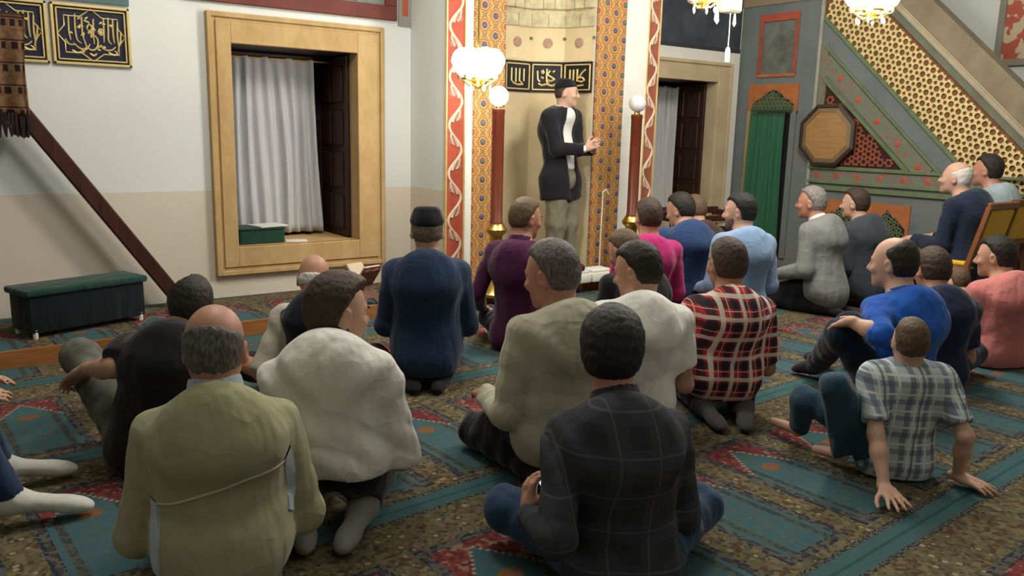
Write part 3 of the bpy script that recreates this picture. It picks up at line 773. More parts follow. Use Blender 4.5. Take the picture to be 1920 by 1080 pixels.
GLASS = NT('dark_pane', .15, .5); GLASS.col((.02, .022, .028)); GLASS = GLASS.m
CURT = NT('net_curtain', .9, .1); _v = CURT.coord('Object'); CURT.col(CURT.mix(CURT.noise(CURT.map(_v, (30, 1, 1)), 3, 2), (.42, .43, .45), (.62, .62, .62))); CURT = CURT.m
def curtain_mesh(x0, x1, z0, z1, y, folds, amp, seed, mat, name, parent, axis=0, nz=24, lean=0.0, th=.006):
    rnd = random.Random(seed); n = folds * 8; ph = [rnd.uniform(-.6, .6) for _ in range(folds + 1)]
    vs = []; q = []
    for side in (0, 1):
        for j in range(nz + 1):
            t = j / nz
            for i in range(n + 1):
                s_ = i / n; k = s_ * folds; pp = ph[int(min(k, folds - .01))]
                a = amp * (.35 + .65 * min(t * 3, 1)) * (1 + .35 * math.sin(pp * 5 + k))
                d = a * math.sin(2 * math.pi * k + pp * math.sin(t * 3 + pp)) + amp * .35 * math.sin(k * 3.1 + t * 2.2 + seed)
                x = x0 + (x1 - x0) * s_ + lean * t * s_ + .010 * math.sin(t * 4 + k)
                yy = y + d + side * th
                vs.append((x, yy, z1 + (z0 - z1) * t) if axis == 0 else (yy, x, z1 + (z0 - z1) * t))
    W = n + 1; H = (nz + 1) * W
    for j in range(nz):
        for i in range(n):
            a = j * W + i; q.append((a, a + 1, a + W + 1, a + W)); q.append((H + a, H + a + W, H + a + W + 1, H + a + 1))
    for j in range(nz):
        for i in (0, n):
            a = j * W + i; q.append((a, a + W, H + a + W, H + a))
    for i in range(n):
        for j in (0, nz): a = j * W + i; q.append((a, a + 1, H + a + 1, H + a))
    return link(name, mesh_from(name, vs, q, mat), parent)

def window(nm, w, right_white):
    x0, x1 = w; z0, z1 = WZ; o = (x0 - .15, x1 + .21, .24, 1.955)
    win = empty(nm, (0, 0, 0)); tag(win, kind='structure')
    # stone surround: plain inner face, stepped outer moulding
    fr = MB()
    def ring(a, b, y):                      # a, b: how far in from the outer edge the ring starts and stops (b None = the opening)
        ax0, ax1, az0, az1 = o[0] + a, o[1] - a, o[2] + a, o[3] - a
        bx0, bx1, bz0, bz1 = (x0, x1, z0, z1) if b is None else (o[0] + b, o[1] - b, o[2] + b, o[3] - b)
        fr.box((ax0, WY - y, az0), (bx0, WY + .001, az1), bev=.004); fr.box((bx1, WY - y, az0), (ax1, WY + .001, az1), bev=.004)
        fr.box((bx0 - .001, WY - y + .0005, az0), (bx1 + .001, WY + .001, bz0), bev=.004); fr.box((bx0 - .001, WY - y + .0005, bz1), (bx1 + .001, WY + .001, az1), bev=.004)
    ring(0, .032, .050); ring(.03, .056, .034); ring(.054, None, .046)
    fr.build('stone_surround', STONE if not right_white else PALESTONE, win)
    if right_white:
        b = MB(); e = .105
        b.box((o[0] - e, WY - .03, o[2] - e), (o[0] + .001, WY, o[3] + e), bev=.004); b.box((o[1] - .001, WY - .03, o[2] - e), (o[1] + e, WY, o[3] + e), bev=.004)
        b.box((o[0], WY - .03, o[3] - .001), (o[1], WY, o[3] + e), bev=.004); b.box((o[0], WY - .03, o[2] - e), (o[1], WY, o[2] + .001), bev=.004)
        b.build('painted_border', WHITEP, win)
    D = .62
    # deep reveal: sill, soffit, cheeks
    r = MB(); r.box((x0 - .011, WY - .02, z0 - .06), (x1 + .011, WY + D, z0)); r.build('sill', STONE if not right_white else PALESTONE, win)
    r = MB(); r.box((x0 - .011, WY + .001, z1), (x1 + .011, WY + D, z1 + .0115)); r.build('soffit', DARKWOOD, win)
    r = MB(); r.box((x0 - .0115, WY + .001, z0), (x0, WY + D, z1)); r.build('cheek', DARKWOOD, win)
    r = MB(); r.box((x1, WY + .0005, z0), (x1 + .0115, WY + .1, z1)); r.build('stone_return', STONE if not right_white else PALESTONE, win)
    r = MB(); r.box((x1, WY + .1, z0), (x1 + .0115, WY + D, z1)); r.build('cheek', DARKWOOD, win)
    # folded shutter leaf with raised panels against the right cheek
    s = MB(); s.box((x1 - .03, WY + .098, z0 + .01), (x1 - .001, WY + .56, z1 - .01), bev=.003); sh = s.build('shutter', DARKWOOD, win)
    n = 4
    for k in range(n):
        a = z0 + .06 + k * (z1 - z0 - .09) / n; b = a + (z1 - z0 - .09) / n - .05
        for ya, yb in ((WY + .15, WY + .32), (WY + .36, WY + .53)):
            p = MB(); p.box((x1 - .042, ya, a), (x1 - .028, yb, b), bev=.008); p.build('shutter_panel', DARKWOOD, sh)
    g = MB(); g.box((x0, WY + D - .02, z0), (x1, WY + D, z1)); pane = g.build('pane', GLASS, win)
    g = MB()
    for k in (0, 1, 2): xx = x0 + .02 + k * (x1 - x0 - .04) / 2; g.box((xx - .02, WY + D - .05, z0), (xx + .02, WY + D - .02, z1))
    for k in range(4): zz = z0 + .02 + k * (z1 - z0 - .04) / 3; g.box((x0, WY + D - .048, zz - .02), (x1, WY + D - .02, zz + .02))
    g.build('glazing_bars', DARKWOOD, win)
    rod = MB(); rod.tube([(x0, WY + .40, z1 - .045), (x1, WY + .40, z1 - .045)], .008); rod.build('curtain_rod', BRASS, win)
    return win
w1 = window('window_1', W1, False); w2 = window('window_2', W2, True)
c = curtain_mesh(W1[0] + .01, W1[0] + .735, .455, 1.728, WY + .40, 9, .026, 3, CURT, 'net_curtain', None, lean=.06)
tag(c, 'long white net curtain hanging in the left stone framed window', 'curtain')
c = curtain_mesh(W2[0] + .01, W2[0] + .80, .455, 1.728, WY + .40, 9, .026, 8, CURT, 'net_curtain', None)
tag(c, 'pale net curtain in the window beside the pulpit', 'curtain')

# painted lunette board over the left window, painted corner panel, teal strip
b = MB(); b.box((1.42, WY - .032, 2.015), (2.925, WY - .002, 2.115), bev=.004); b.box((2.83, WY - .031, 2.115), (2.925, WY - .002, 2.7), bev=.004); b.box((1.42, WY - .031, 2.115), (1.515, WY - .002, 2.7), bev=.004)
lun = b.build('lunette_board', DUSTRED); tag(lun, 'oxblood red painted border of the board above the left window', 'wall painting')
b = MB(); b.box((1.515, WY - .014, 2.115), (2.83, WY - .002, 2.7)); pb = b.build('painted_panel', plain('grey_green_paint', (.23, .25, .22), .8, .2, 9), lun)
for x in (1.75, 2.17, 2.60):
    b = MB(); b.tube([(x, WY - .018, 2.13), (x + .02, WY - .018, 2.2), (x - .02, WY - .018, 2.3)], .012); b.build('painted_stem', DUSTRED, pb)
b = MB(); b.box((5.13, WY - .024, 2.075), (6.76, WY - .002, 3.0)); lw = b.build('lunette_painting', plain('lunette_blue', (.075, .085, .105), .75, .25, 6)); tag(lw, 'dark blue grey painted field above the window beside the pulpit', 'wall painting')
b = MB(); b.box((5.13, WY - .034, 2.06), (6.76, WY - .003, 2.10), bev=.004); b.build('lower_fillet', plain('lunette_edge', (.05, .05, .06), .7), lw)
b = MB(); b.box((2.945, WY - .014, 1.985), (3.049, WY, 2.7)); fz = b.build('corner_panel', plain('grey_paint', (.30, .29, .25), .8, .1)); tag(fz, 'grey painted strip with orange field high beside the mihrab', 'wall painting')
b = MB(); b.box((2.975, WY - .02, 2.06), (3.02, WY - .013, 2.62), bev=.003); b.build('orange_field', RED, fz)
b = MB(); b.box((.2, WY - .022, 1.935), (1.115, WY - .002, 2.6)); tg = b.build('teal_board', plain('teal_paint', (.11, .19, .19), .7, .1)); tag(tg, 'teal painted board above the gold calligraphy panels', 'wall painting')

# ---- calligraphy panels: navy board, gilt frame, star outline, gilt script strokes
THULUTH = [  # strokes in panel units (x 0..1, y 0..1)
    [(.22, .80), (.215, .55), (.23, .40)], [(.30, .84), (.295, .58), (.31, .42), (.36, .36)], [(.385, .80), (.38, .56), (.40, .40)], [(.53, .78), (.52, .55), (.525, .36)],
    [(.66, .80), (.655, .55), (.65, .40)], [(.72, .82), (.715, .6), (.71, .44), (.75, .38)], [(.78, .80), (.775, .55), (.785, .40)], [(.84, .76), (.83, .52), (.84, .34), (.82, .26)],
    [(.40, .42), (.43, .30), (.50, .26), (.56, .32), (.57, .44), (.53, .50), (.48, .46)], [(.26, .36), (.33, .28), (.41, .26), (.47, .36)], [(.60, .36), (.66, .28), (.74, .28), (.80, .34)],
    [(.58, .56), (.61, .62), (.65, .58), (.62, .52), (.58, .56)], [(.44, .62), (.47, .68), (.51, .63), (.47, .57), (.44, .62)], [(.70, .24), (.76, .20), (.82, .22), (.78, .27)],
    [(.16, .42), (.20, .34), (.27, .33)], [(.34, .60), (.36, .66), (.40, .64)], [(.24, .24), (.30, .20), (.36, .23)], [(.46, .20), (.51, .17), (.55, .21)], [(.60, .70), (.64, .74)], [(.42, .76), (.46, .80)], [(.74, .68), (.78, .71)], [(.88, .60), (.86, .40), (.83, .34)]]
_rc = random.Random(11)
for _i in range(26):                        # vowel marks and dots filling the cartouche
    _x, _y = _rc.uniform(.20, .82), _rc.choice((.24, .30, .68, .72, .50, .60)) + _rc.uniform(-.03, .03); _a = _rc.uniform(-.03, .03)
    THULUTH.append([(_x, _y), (_x + .022, _y + .02 + _a), (_x + .04, _y + _a)])
def calligraphy(name, label, x0, x1, z0, z1, y, strokes, board, rim, star=True, M=None, group=None, r=.0048):
    o = empty(name, (0, 0, 0)); tag(o, label, 'calligraphy', group); W, H = x1 - x0, z1 - z0
    f = lambda u, v, d=0: (x0 + u * W, y - d, z0 + v * H)
    b = MB(); b.box((x0, y - .012, z0), (x1, y, z1)); b.build('board', board, o)
    for i, (q, wd_) in enumerate(((.0, .016), (.072, .009))):
        b = MB(); e = q * H
        b.box((x0 + e, y - .026, z0 + e), (x0 + e + wd_, y - .008, z1 - e), bev=.003); b.box((x1 - e - wd_, y - .026, z0 + e), (x1 - e, y - .008, z1 - e), bev=.003)
        b.box((x0 + e, y - .026, z0 + e), (x1 - e, y - .008, z0 + e + wd_), bev=.003); b.box((x0 + e, y - .026, z1 - e - wd_), (x1 - e, y - .008, z1 - e), bev=.003)
        b.build('gilt_frame' if i == 0 else 'inner_frame', rim, o)
    if star:
        P = [(.16, .80), (.36, .80), (.5, .93), (.64, .80), (.84, .80), (.84, .64), (.93, .5), (.84, .36), (.84, .20), (.64, .20), (.5, .07), (.36, .20), (.16, .20), (.16, .36), (.07, .5), (.16, .64)]
        b = MB(); b.tube([f(u, v, .014) for u, v in P], .0042, 5, True); b.build('star_outline', rim, o)
    for s_ in strokes:
        n = len(s_); pts = []
        for i in range((n - 1) * 4 + 1):
            k = min(i // 4, n - 2); t = i / 4 - k; P = [s_[max(k - 1, 0)], s_[k], s_[k + 1], s_[min(k + 2, n - 1)]]
            cr = lambda a: .5 * (2 * P[1][a] + (P[2][a] - P[0][a]) * t + (2 * P[0][a] - 5 * P[1][a] + 4 * P[2][a] - P[3][a]) * t * t + (3 * P[1][a] - P[0][a] - 3 * P[2][a] + P[3][a]) * t ** 3)
            pts.append(f(cr(0), cr(1), .014))
        m_ = len(pts); b = MB(); b.tube(pts, [r * (.65 + .6 * math.sin(math.pi * min(1, .15 + .85 * i / (m_ - 1)))) for i in range(m_)], 5); b.build('script_stroke', rim, o)
    if M is not None: o.matrix_world = M
    return o
calligraphy('calligraphy_panel', 'navy panel with gilt script and star outline, the whole one left of the window', .69, 1.112, 1.572, 1.918, WY, THULUTH, NAVY, GOLD)
calligraphy('calligraphy_panel', 'navy gilt panel partly hidden by the hanging drape at the left edge', .245, .672, 1.572, 1.918, WY, [[(1 - (1 - x) * .98, y) for x, y in s_] for s_ in THULUTH], NAVY, GOLD)

# ================================================================ mihrab: projecting pier, polygonal niche, ornamented bands
def tile_mat():
    t = NT('painted_strapwork', .6, .3); v = t.coord('Object'); X = t.xyz(v)
    def lat(ox, oz):
        a = t.m_('SUBTRACT', t.m_('FRACT', t.m_('DIVIDE', t.m_('ADD', X[0], ox + 19), .19)), .5); b = t.m_('SUBTRACT', t.m_('FRACT', t.m_('DIVIDE', t.m_('ADD', X[2], oz + 13.7), .137)), .5)
        a = t.m_('MULTIPLY', a, .19); b = t.m_('MULTIPLY', b, .137)
        d = t.m_('SQRT', t.m_('ADD', t.m_('MULTIPLY', a, a), t.m_('MULTIPLY', b, b))); th = t.m_('ARCTAN2', b, a)
        return t.m_('MULTIPLY', d, t.m_('ADD', 1, t.m_('MULTIPLY', t.m_('COSINE', t.m_('MULTIPLY', th, 10)), .10)))
    d1, d2 = lat(.095, .0685), lat(0, 0); d = t.m_('MINIMUM', d1, d2)
    n = t.noise(v, 70, 2)
    c = t.ramp(d, (0, (.30, .09, .03)), (.20, (.45, .19, .05)), (.45, (.36, .09, .035)), (.7, (.42, .15, .04)))
    c = t.mix(t.band(d, .028, .034), c, (.78, .55, .22)); c = t.mix(t.band(d, .044, .050), c, (.70, .46, .16)); c = t.mix(t.band(d, .036, .042), c, (.20, .04, .025))
    c = t.mix(t.gt(d, .058), c, (.28, .21, .07)); c = t.mix(t.m_('MULTIPLY', t.lt(t.m_('ABSOLUTE', t.m_('SUBTRACT', d1, d2)), .006), t.gt(d, .03)), c, (.68, .42, .13))
    t.col(t.mix(t.m_('MULTIPLY', n, .4), c, (.30, .11, .04))); return t.m
TILE = tile_mat(); BLUEB = plain('blue_boss', (.085, .13, .24), .5, .2, 30); TEALB = plain('teal_boss', (.10, .19, .19), .5, .2, 30)
mih = empty('mihrab', (0, 0, 0)); tag(mih, 'tall painted prayer niche with tiled bands and gilt inscription', 'prayer niche')
MZ = 4.2; NC, NR = 3.99, .455
m = MB(); m.box((3.05, FY, 0), (3.55, WY + .1, MZ)); m.box((4.43, FY, 0), (5.12, WY + .1, MZ)); m.box((3.55, FY, 3.2), (4.43, WY + .1, MZ)); m.build('pier', WALL, mih)
# niche walls: five facets of a decagon
ang = [math.pi * (i / 5) for i in range(6)]; NP = [(NC - NR * math.cos(a) * .967, FY + .015 + NR * math.sin(a)) for a in ang]
NICHE = NT('niche_plaster', .8, .2); _p = NICHE.pos(); _n = NICHE.noise(_p, 3.5, 4, .6); NICHE.col(NICHE.ramp(_n, (.3, (.60, .48, .28)), (.7, (.72, .60, .38)))); NICHE.bump(NICHE.noise(_p, 14, 3), .1); NICHE = NICHE.m
for i in range(5):
    a, b = NP[i], NP[i + 1]; m = MB()
    m.prism([(a[0], a[1]), (b[0], b[1]), (NC + (b[0] - NC) * 1.12, FY + (b[1] - FY) * 1.12), (NC + (a[0] - NC) * 1.12, FY + (a[1] - FY) * 1.12)], 2, 0, 3.0)
    m.build('niche_facet', NICHE, mih)
m = MB(); m.prism(NP, 2, 3.0, 3.05); m.build('niche_cap', NICHE, mih)
def facet(i, off=.0):
    a, b = Vector((*NP[i], 0)), Vector((*NP[i + 1], 0)); d = (b - a); Lg = d.length; d.normalize(); n = Vector((d.y, -d.x, 0))   # n towards the room
    return Matrix(((d.x, -n.x, 0, a.x + n.x * off), (d.y, -n.y, 0, a.y + n.y * off), (0, 0, 1, 0), (0, 0, 0, 1))), Lg
# small half-arches of the stalactite vault, three tiers
MUQ = plain('vault_plaster', (.64, .57, .36), .85, .18, 16, .15); PINK = plain('faded_rose', (.46, .28, .20), .8, .15, 30)
for tier, (z0, hgt, nn) in enumerate(((2.075, .14, 2), (2.215, .14, 3), (2.355, .15, 2))):
    for i in range(5):
        M, Lg = facet(i, .0)
        for k in range(nn):
            w_ = Lg / nn; m = MB()
            P = [(k * w_ + .001, z0), (k * w_ + .001, z0 + hgt * .7), (k * w_ + w_ * .5, z0 + hgt), (k * w_ + w_ - .001, z0 + hgt * .7), (k * w_ + w_ - .001, z0)]
            m.prism(P, 1, -.012 - .014 * tier, .0, bev=.005); o = m.build('stalactite_cell', MUQ, mih); o.data.transform(M)
for i in range(5):
    M, Lg = facet(i)
    m = MB(); m.lathe([(.0, -.004), (.038, -.004), (.04, .0), (.03, .003), (.0, .004)], n=16, M=Matrix.Translation((Lg / 2, -.004, 1.955)) @ Matrix.Rotation(R_(90), 4, 'X')); o = m.build('rose_medallion', PINK, mih); o.data.transform(M)
    for dx in (.0, 1.0):
        m = MB(); m.lathe([(0, -.004), (.012, -.003), (.013, 0), (0, .004)], n=8, M=Matrix.Translation((Lg * dx, -.01, 1.99)) @ Matrix.Rotation(R_(90), 4, 'X')); o = m.build('small_boss', GREENP, mih); o.data.transform(M)
KUFI = [[[(.2, .85), (.2, .3), (.3, .2)], [(.4, .85), (.4, .25)], [(.58, .85), (.57, .3), (.7, .22)], [(.78, .85), (.78, .3)], [(.3, .2), (.5, .13), (.75, .16)]],
        [[(.14, .78), (.16, .4), (.24, .3)], [(.5, .88), (.49, .5), (.5, .30), (.58, .25)], [(.62, .80), (.52, .62), (.66, .52), (.8, .42), (.66, .33), (.52, .38)], [(.18, .22), (.3, .14), (.5, .2), (.7, .12), (.84, .2)], [(.28, .72), (.34, .8), (.38, .7), (.3, .66)], [(.72, .72), (.8, .8)], [(.28, .5), (.38, .45)]],
        [[(.18, .84), (.18, .25)], [(.34, .84), (.33, .3), (.44, .2)], [(.5, .86), (.5, .32)], [(.56, .45), (.72, .72), (.86, .84)], [(.56, .5), (.74, .48), (.82, .38), (.7, .3), (.56, .34)], [(.3, .16), (.5, .12), (.78, .16)]],
        [[(.3, .85), (.3, .25)], [(.5, .85), (.5, .2)], [(.7, .85), (.7, .25), (.8, .2)]], [[(.25, .85), (.25, .2)], [(.5, .85), (.5, .25), (.7, .2)], [(.75, .85), (.75, .3)]]]
for i in range(5):
    M, Lg = facet(i, .0); z0, z1 = 1.565, 1.805
    bo = MB(); bo.box((.006, -.014, z0), (Lg - .006, 0, z1)); board = bo.build('inscription_board', BLACKB, mih); board.data.transform(M)
    b = MB(); e = .016; wd_ = .011
    for q in ((e, z0 + e, e + wd_, z1 - e), (Lg - e - wd_, z0 + e, Lg - e, z1 - e), (e, z0 + e, Lg - e, z0 + e + wd_), (e, z1 - e - wd_, Lg - e, z1 - e)): b.box((q[0], -.022, q[1]), (q[2], -.012, q[3]), bev=.002)
    o = b.build('inner_frame', GOLD, board); o.data.transform(M)
    for s_ in KUFI[(3, 0, 0, 1, 2)[i]]:
        b = MB(); pts = []; s2 = [(.03 + u * (Lg - .06), z0 + .03 + v * (z1 - z0 - .06)) for u, v in s_]
        for (ua, va), (ub, vb) in zip(s2, s2[1:]):
            for k in range(3): t_ = k / 3; pts.append((ua + (ub - ua) * t_, -.016, va + (vb - va) * t_))
        pts.append((s2[-1][0], -.016, s2[-1][1])); b.tube(pts, .0080, 5); o = b.build('script_stroke', GOLD, board); o.data.transform(M)
    b = MB(); b.box((0, -.024, z1), (Lg, 0, z1 + .022), bev=.004); o = b.build('cornice', CREAM, mih); o.data.transform(M)
# flat bands left and right of the niche
def vband(name, a, b, mat, y=.0, zt=MZ - .6):
    m = MB(); m.box((0, -.012, 0), (b - a, 0, zt)); o = m.build(name, mat, mih); o.location = (a, FY - y, 0); return o
tl = vband('tile_band', 3.268, 3.55, TILE, .004); tr = vband('tile_band', 4.43, 4.735, TILE, .004)
vband('white_strip', 3.20, 3.266, WHITEP, .008); vband('white_strip', 4.737, 4.985, WHITEP, .008)
sl = vband('scroll_band', 3.052, 3.198, RED, .004); sr = vband('scroll_band', 4.987, 5.118, plain('dim_vermilion', (.36, .115, .07), .7, .15, 8), .004)  # right band duller: the left band's overexposure is put into the colours
# blue bosses of the strapwork: real little octagons
me_b = {}
for mt in (BLUEB, TEALB):
    b = MB(); b.lathe([(0, .007), (.012, .0065), (.0175, .003), (.019, 0)], n=8, M=Matrix.Rotation(R_(90), 4, 'X')); t_ = b.build('rosette', mt); me_b[mt.name] = t_.data; bpy.data.objects.remove(t_)
rnd = random.Random(4)
for band, wd_ in ((tl, .282), (tr, .305)):
    for i in range(0, 5):
        for k in range(-1, 20):
            x = i * .095; z = k * .137 + (.0 if i % 2 == 0 else .0685) + .0
            # cell centres of the painted strapwork
            x = x; 
            if x < .018 or x > wd_ - .016 or z < .12 or z > 2.45: continue
            o = link('rosette', me_b[(BLUEB if rnd.random() < .62 else TEALB).name], band); o.location = (x, -.012, z)
# cream vine scroll in low relief on the red bands
VINE = plain('cream_relief', (.78, .62, .46), .7, .1, 20); LEAF = plain('dusty_rose_leaf', (.46, .22, .16), .7, .15, 30)
for band, wd_ in ((sl, .146), (sr, .131)):
    per = .34; b = MB(); pts = [(wd_ / 2 + wd_ * .36 * math.sin(2 * math.pi * z / per), -.013, z) for z in np.arange(.06, 2.62, .017)]; b.tube(pts, .0105, 6); b.build('vine_stem', VINE, band)
    k = 0; z = .06 + per / 4
    while z < 2.6:
        sg = 1 if k % 2 == 0 else -1; cx = wd_ / 2 - sg * wd_ * .10
        b = MB(); sp = [(cx + sg * wd_ * (.34 - .028 * j) * math.cos(j * .55 + .3) * .8, -.014, z + .075 * (1 - .075 * j) * math.sin(j * .55 - .5)) for j in range(11)]; b.tube(sp, [.0095 - .0004 * j for j in range(11)], 5); b.build('vine_curl', VINE, band)
        b = MB(); b.lathe([(0, .006), (.024, .004), (.031, 0)], n=8, M=Matrix.Rotation(R_(90), 4, 'X')); o = b.build('vine_flower', LEAF, band); o.location = (cx - sg * .008, -.012, z)
        z += per / 2; k += 1
for a in (3.048, 3.2, 4.985, 5.118):
    m = MB(); m.box((a - .006, FY - .028, 0), (a + .006, FY, MZ - .6), bev=.002); m.build('gilt_bead', GOLD, mih)
for a, b_ in ((3.56, 3.60), (4.38, 4.42)):
    pass
# ================================================================ pulpit stair (minbar): plane X = MX seen from the left, runs from the wall towards us
mb = empty('pulpit', (0, 0, 0)); tag(mb, 'tall painted pulpit with a sloping lattice balustrade on the right', 'pulpit')
def P2(name, pts, mat, x0, x1=None, parent=None, bev=0):
    """polygon in (y, z) given a thickness from x0 (room side) to x1"""
    m = MB(); m.prism(pts, 0, x0, MX + .9 if x1 is None else x1, bev); return m.build(name, mat, parent or mb)
_bk = [0]
def BAR(name, a, b, w, mat, x=MX, d=.02, parent=None, bev=.003):
    """flat moulding from (y,z) a to b, w wide, standing d proud of the plane"""
    _bk[0] += 1; d = d + .0004 * (_bk[0] % 9)
    m = MB(); m.bar((x - d / 2, a[0], a[1]), (x - d / 2, b[0], b[1]), d, w, up=(0, -(b[1] - a[1]), b[0] - a[0]), bev=bev); return m.build(name, mat, parent or mb)
sl_ = lambda y, k: k + .93 * y                         # sloping line, z = k + .93 y
K_LO, K_UP, K_ST, K_BT = -1.98, -1.43, -1.31, -1.03
y_lo, y_hi = 1.75, 4.66
P2('side_wall', [(WY, .0), (WY, 3.4), (4.66, 3.4), (4.66, sl_(4.66, K_LO)), (2.26, .122), (y_lo, .122), (y_lo, 0)], BLUEGREY, MX)
# slope above the lattice: backing, rail, capping
P2('lattice_backing', [(y_lo, sl_(y_lo, K_LO)), (y_hi, sl_(y_hi, K_LO)), (y_hi, sl_(y_hi, K_UP)), (y_lo, sl_(y_lo, K_UP))], plain('lattice_ground', (.24, .10, .045), .8, .2, 12), MX + .035, MX + .07)
BROWNST = plain('brown_stone', (.25, .20, .13), .75, .15, 5, .15)
P2('top_rail', [(y_lo, sl_(y_lo, K_UP)), (y_hi, sl_(y_hi, K_UP)), (y_hi, sl_(y_hi, K_ST - .03)), (y_lo, sl_(y_lo, K_ST - .03))], plain('rail_green', (.16, .17, .12), .7, .15, 6), MX - .005, MX + .09)
P2('rail_bead', [(y_lo, sl_(y_lo, K_ST - .035)), (y_hi, sl_(y_hi, K_ST - .035)), (y_hi, sl_(y_hi, K_ST + .035)), (y_lo, sl_(y_lo, K_ST + .035))], plain('rail_beige', (.40, .34, .23), .7, .1, 6), MX - .04, MX + .1, bev=.012)
P2('coping', [(y_lo, sl_(y_lo, K_ST + .035)), (y_hi, sl_(y_hi, K_ST + .035)), (y_hi, sl_(y_hi, K_BT)), (y_lo, sl_(y_lo, K_BT))], BROWNST, MX - .01, MX + .14)
P2('far_balustrade', [(y_lo, 0), (y_hi, 0), (y_hi, sl_(y_hi, K_ST)), (y_lo, sl_(y_lo, K_ST))], BROWNST, MX + .82, MX + .9)
ST = MB()
for k in range(12):
    ya = y_lo + .1 + k * .25; ST.box((MX + .07, ya, 0), (MX + .82, ya + .25, max(.1, sl_(ya, K_LO) + .1)))
ST.build('stair_flight', BROWNST, mb)
# pierced lattice: hexagonal rings and star links standing free of the ground
LATT = plain('cream_lattice', (.72, .58, .26), .6, .1, 12, spec=.3)
def lattice(name, mat, inside, y0, y1, z0, z1, a, rb, x, parent, rot=0.0, ring=.268, th=.012, n=6):
    vs, fs = [], []
    cr, sr = math.cos(rot), math.sin(rot); cy, cz = (y0 + y1) / 2, (z0 + z1) / 2; N = int(max(y1 - y0, z1 - z0) / a) + 4
    for i in range(-N, N + 1):
        for j in range(-N, N + 1):
            u = (i + .5 * j) * a; v = j * a * .866; c = (cy + u * cr - v * sr, cz + u * sr + v * cr)
            if not inside(*c): continue
            k0 = len(vs); M_ = 18                                   # hexagonal cell: round hole in the middle, gaps left at the corners
            for xx in (x - th, x):
                for q in range(M_):
                    ang_ = rot + (q // 3) * math.pi / 3 + (-.24, .24, math.pi / 6)[q % 3]
                    ro = (.5 / math.cos(.24), .5 / math.cos(.24), .375)[q % 3] * a
                    for rr in (ro, ring * a): vs.append((xx, c[0] + rr * math.cos(ang_), c[1] + rr * math.sin(ang_)))
            for q in range(M_):
                p = (q + 1) % M_; A = k0 + 2 * q; B = k0 + 2 * p; B2 = 2 * M_
                fs.extend([(A, A + 1, B + 1, B), (A + B2, B + B2, B + 1 + B2, A + 1 + B2), (A + 1, A + 1 + B2, B + 1 + B2, B + 1)])
                if q % 3: fs.append((A, B, B + B2, A + B2))
    return tag(link(name, mesh_from(name, vs, fs, mat, False), parent), kind='stuff')
ins = lambda y, z: y_lo + .03 < y < y_hi - .02 and sl_(y, K_LO) + .02 < z < sl_(y, K_UP) - .01
lattice('lattice', LATT, ins, y_lo, y_hi, 0, 2.9, .090, .0080, MX + .03, mb, rot=math.atan(.93))
# mouldings along the slope and the pattern band below
BAR('slope_moulding', (1.95, sl_(1.95, K_LO - .01)), (y_hi, sl_(y_hi, K_LO - .01)), .03, GREENP)
for nm, kk, w, mt in (('flower_border', -2.335, .20, FLORAL), ('green_fillet', -2.205, .022, GREENP), ('green_fillet', -2.475, .022, GREENP)):
    BAR(nm, ((.96 - kk) / .93, .96), (4.60, sl_(4.60, kk)), w * .73 if w > .1 else w, mt, d=.010 if w > .1 else .022)
BAR('upright_fillet', (4.655, .80), (4.655, 2.6), .03, plain('rail_pale', (.36, .36, .29), .7, .1), d=.025)
BAR('upright_border', (4.60, 1.0), (4.60, 2.1), .07, FLORAL, d=.012)
BAR('flower_border', (2.9, .915), (4.62, .915), .105, FLORAL, d=.010)
for z, w in ((.98, .024), (.855, .026), (.80, .04)): BAR('level_moulding', (2.2, z), (4.66, z), w, GREENP, d=.028)
for y in np.arange(3.1, 4.6, .21):
    m = MB(); m.lathe([(0, .006), (.022, .004), (.03, 0)], n=8, M=Matrix.Translation((MX - .012, y, .915)) @ Matrix.Rotation(R_(-90), 4, 'Y')); m.build('red_flower', RED, mb)
for y in np.arange(3.62, 4.5, .2):
    m = MB(); m.lathe([(0, .006), (.02, .004), (.028, 0)], n=8, M=Matrix.Translation((MX - .012, y, sl_(y, -2.335))) @ Matrix.Rotation(R_(-90), 4, 'Y')); m.build('red_flower', RED, mb)
# red pierced triangle
tri = [(4.56, .995), (3.72, .995), (4.56, .995 + .84 * .9)]
P2('triangle_ground', tri, plain('dark_ground', (.045, .015, .012), .8), MX - .004, MX + .001)
inT = lambda y, z: z > 1.02 and y < 4.54 and z < .995 + (y - 3.76) * .9 - .02
lattice('triangle_lattice', plain('red_lattice', (.30, .085, .045), .7, .15, 20), inT, 3.7, 4.6, .98, 1.8, .078, .0085, MX - .005, mb, ring=.24, th=.010)
BAR('triangle_frame', (4.57, .985), (3.70, .985), .03, GREENP, d=.026); BAR('triangle_frame', (3.70, .985), (4.57, .985 + .87 * .9), .03, GREENP, d=.026)
# curtained niche under the pulpit
ny0, ny1, nz1 = 4.845, 5.415, 1.752
P2('niche_panel', [(ny0, 1.47), (ny1, 1.47), (ny1, nz1), (ny0, nz1)], ORANGEP, MX - .014, MX)
P2('niche_jamb', [(5.335, PZ), (ny1, PZ), (ny1, 1.50), (5.335, 1.50)], plain('jamb_ochre', (.42, .31, .17), .75, .1, 6), MX - .022, MX)
P2('niche_jamb', [(ny0, PZ), (4.905, PZ), (4.905, 1.50), (ny0, 1.50)], BLUEGREY, MX - .022, MX)
P2('niche_ground', [(4.905, PZ), (5.335, PZ), (5.335, 1.5), (4.905, 1.5)], plain('niche_dark', (.008, .010, .008), .9), MX - .004, MX - .001)
sc = [(4.885, 1.50), (4.885, 1.56), (4.93, 1.60), (4.985, 1.615), (5.03, 1.66), (5.12, 1.705), (5.21, 1.66), (5.255, 1.615), (5.31, 1.60), (5.355, 1.56), (5.355, 1.50)]
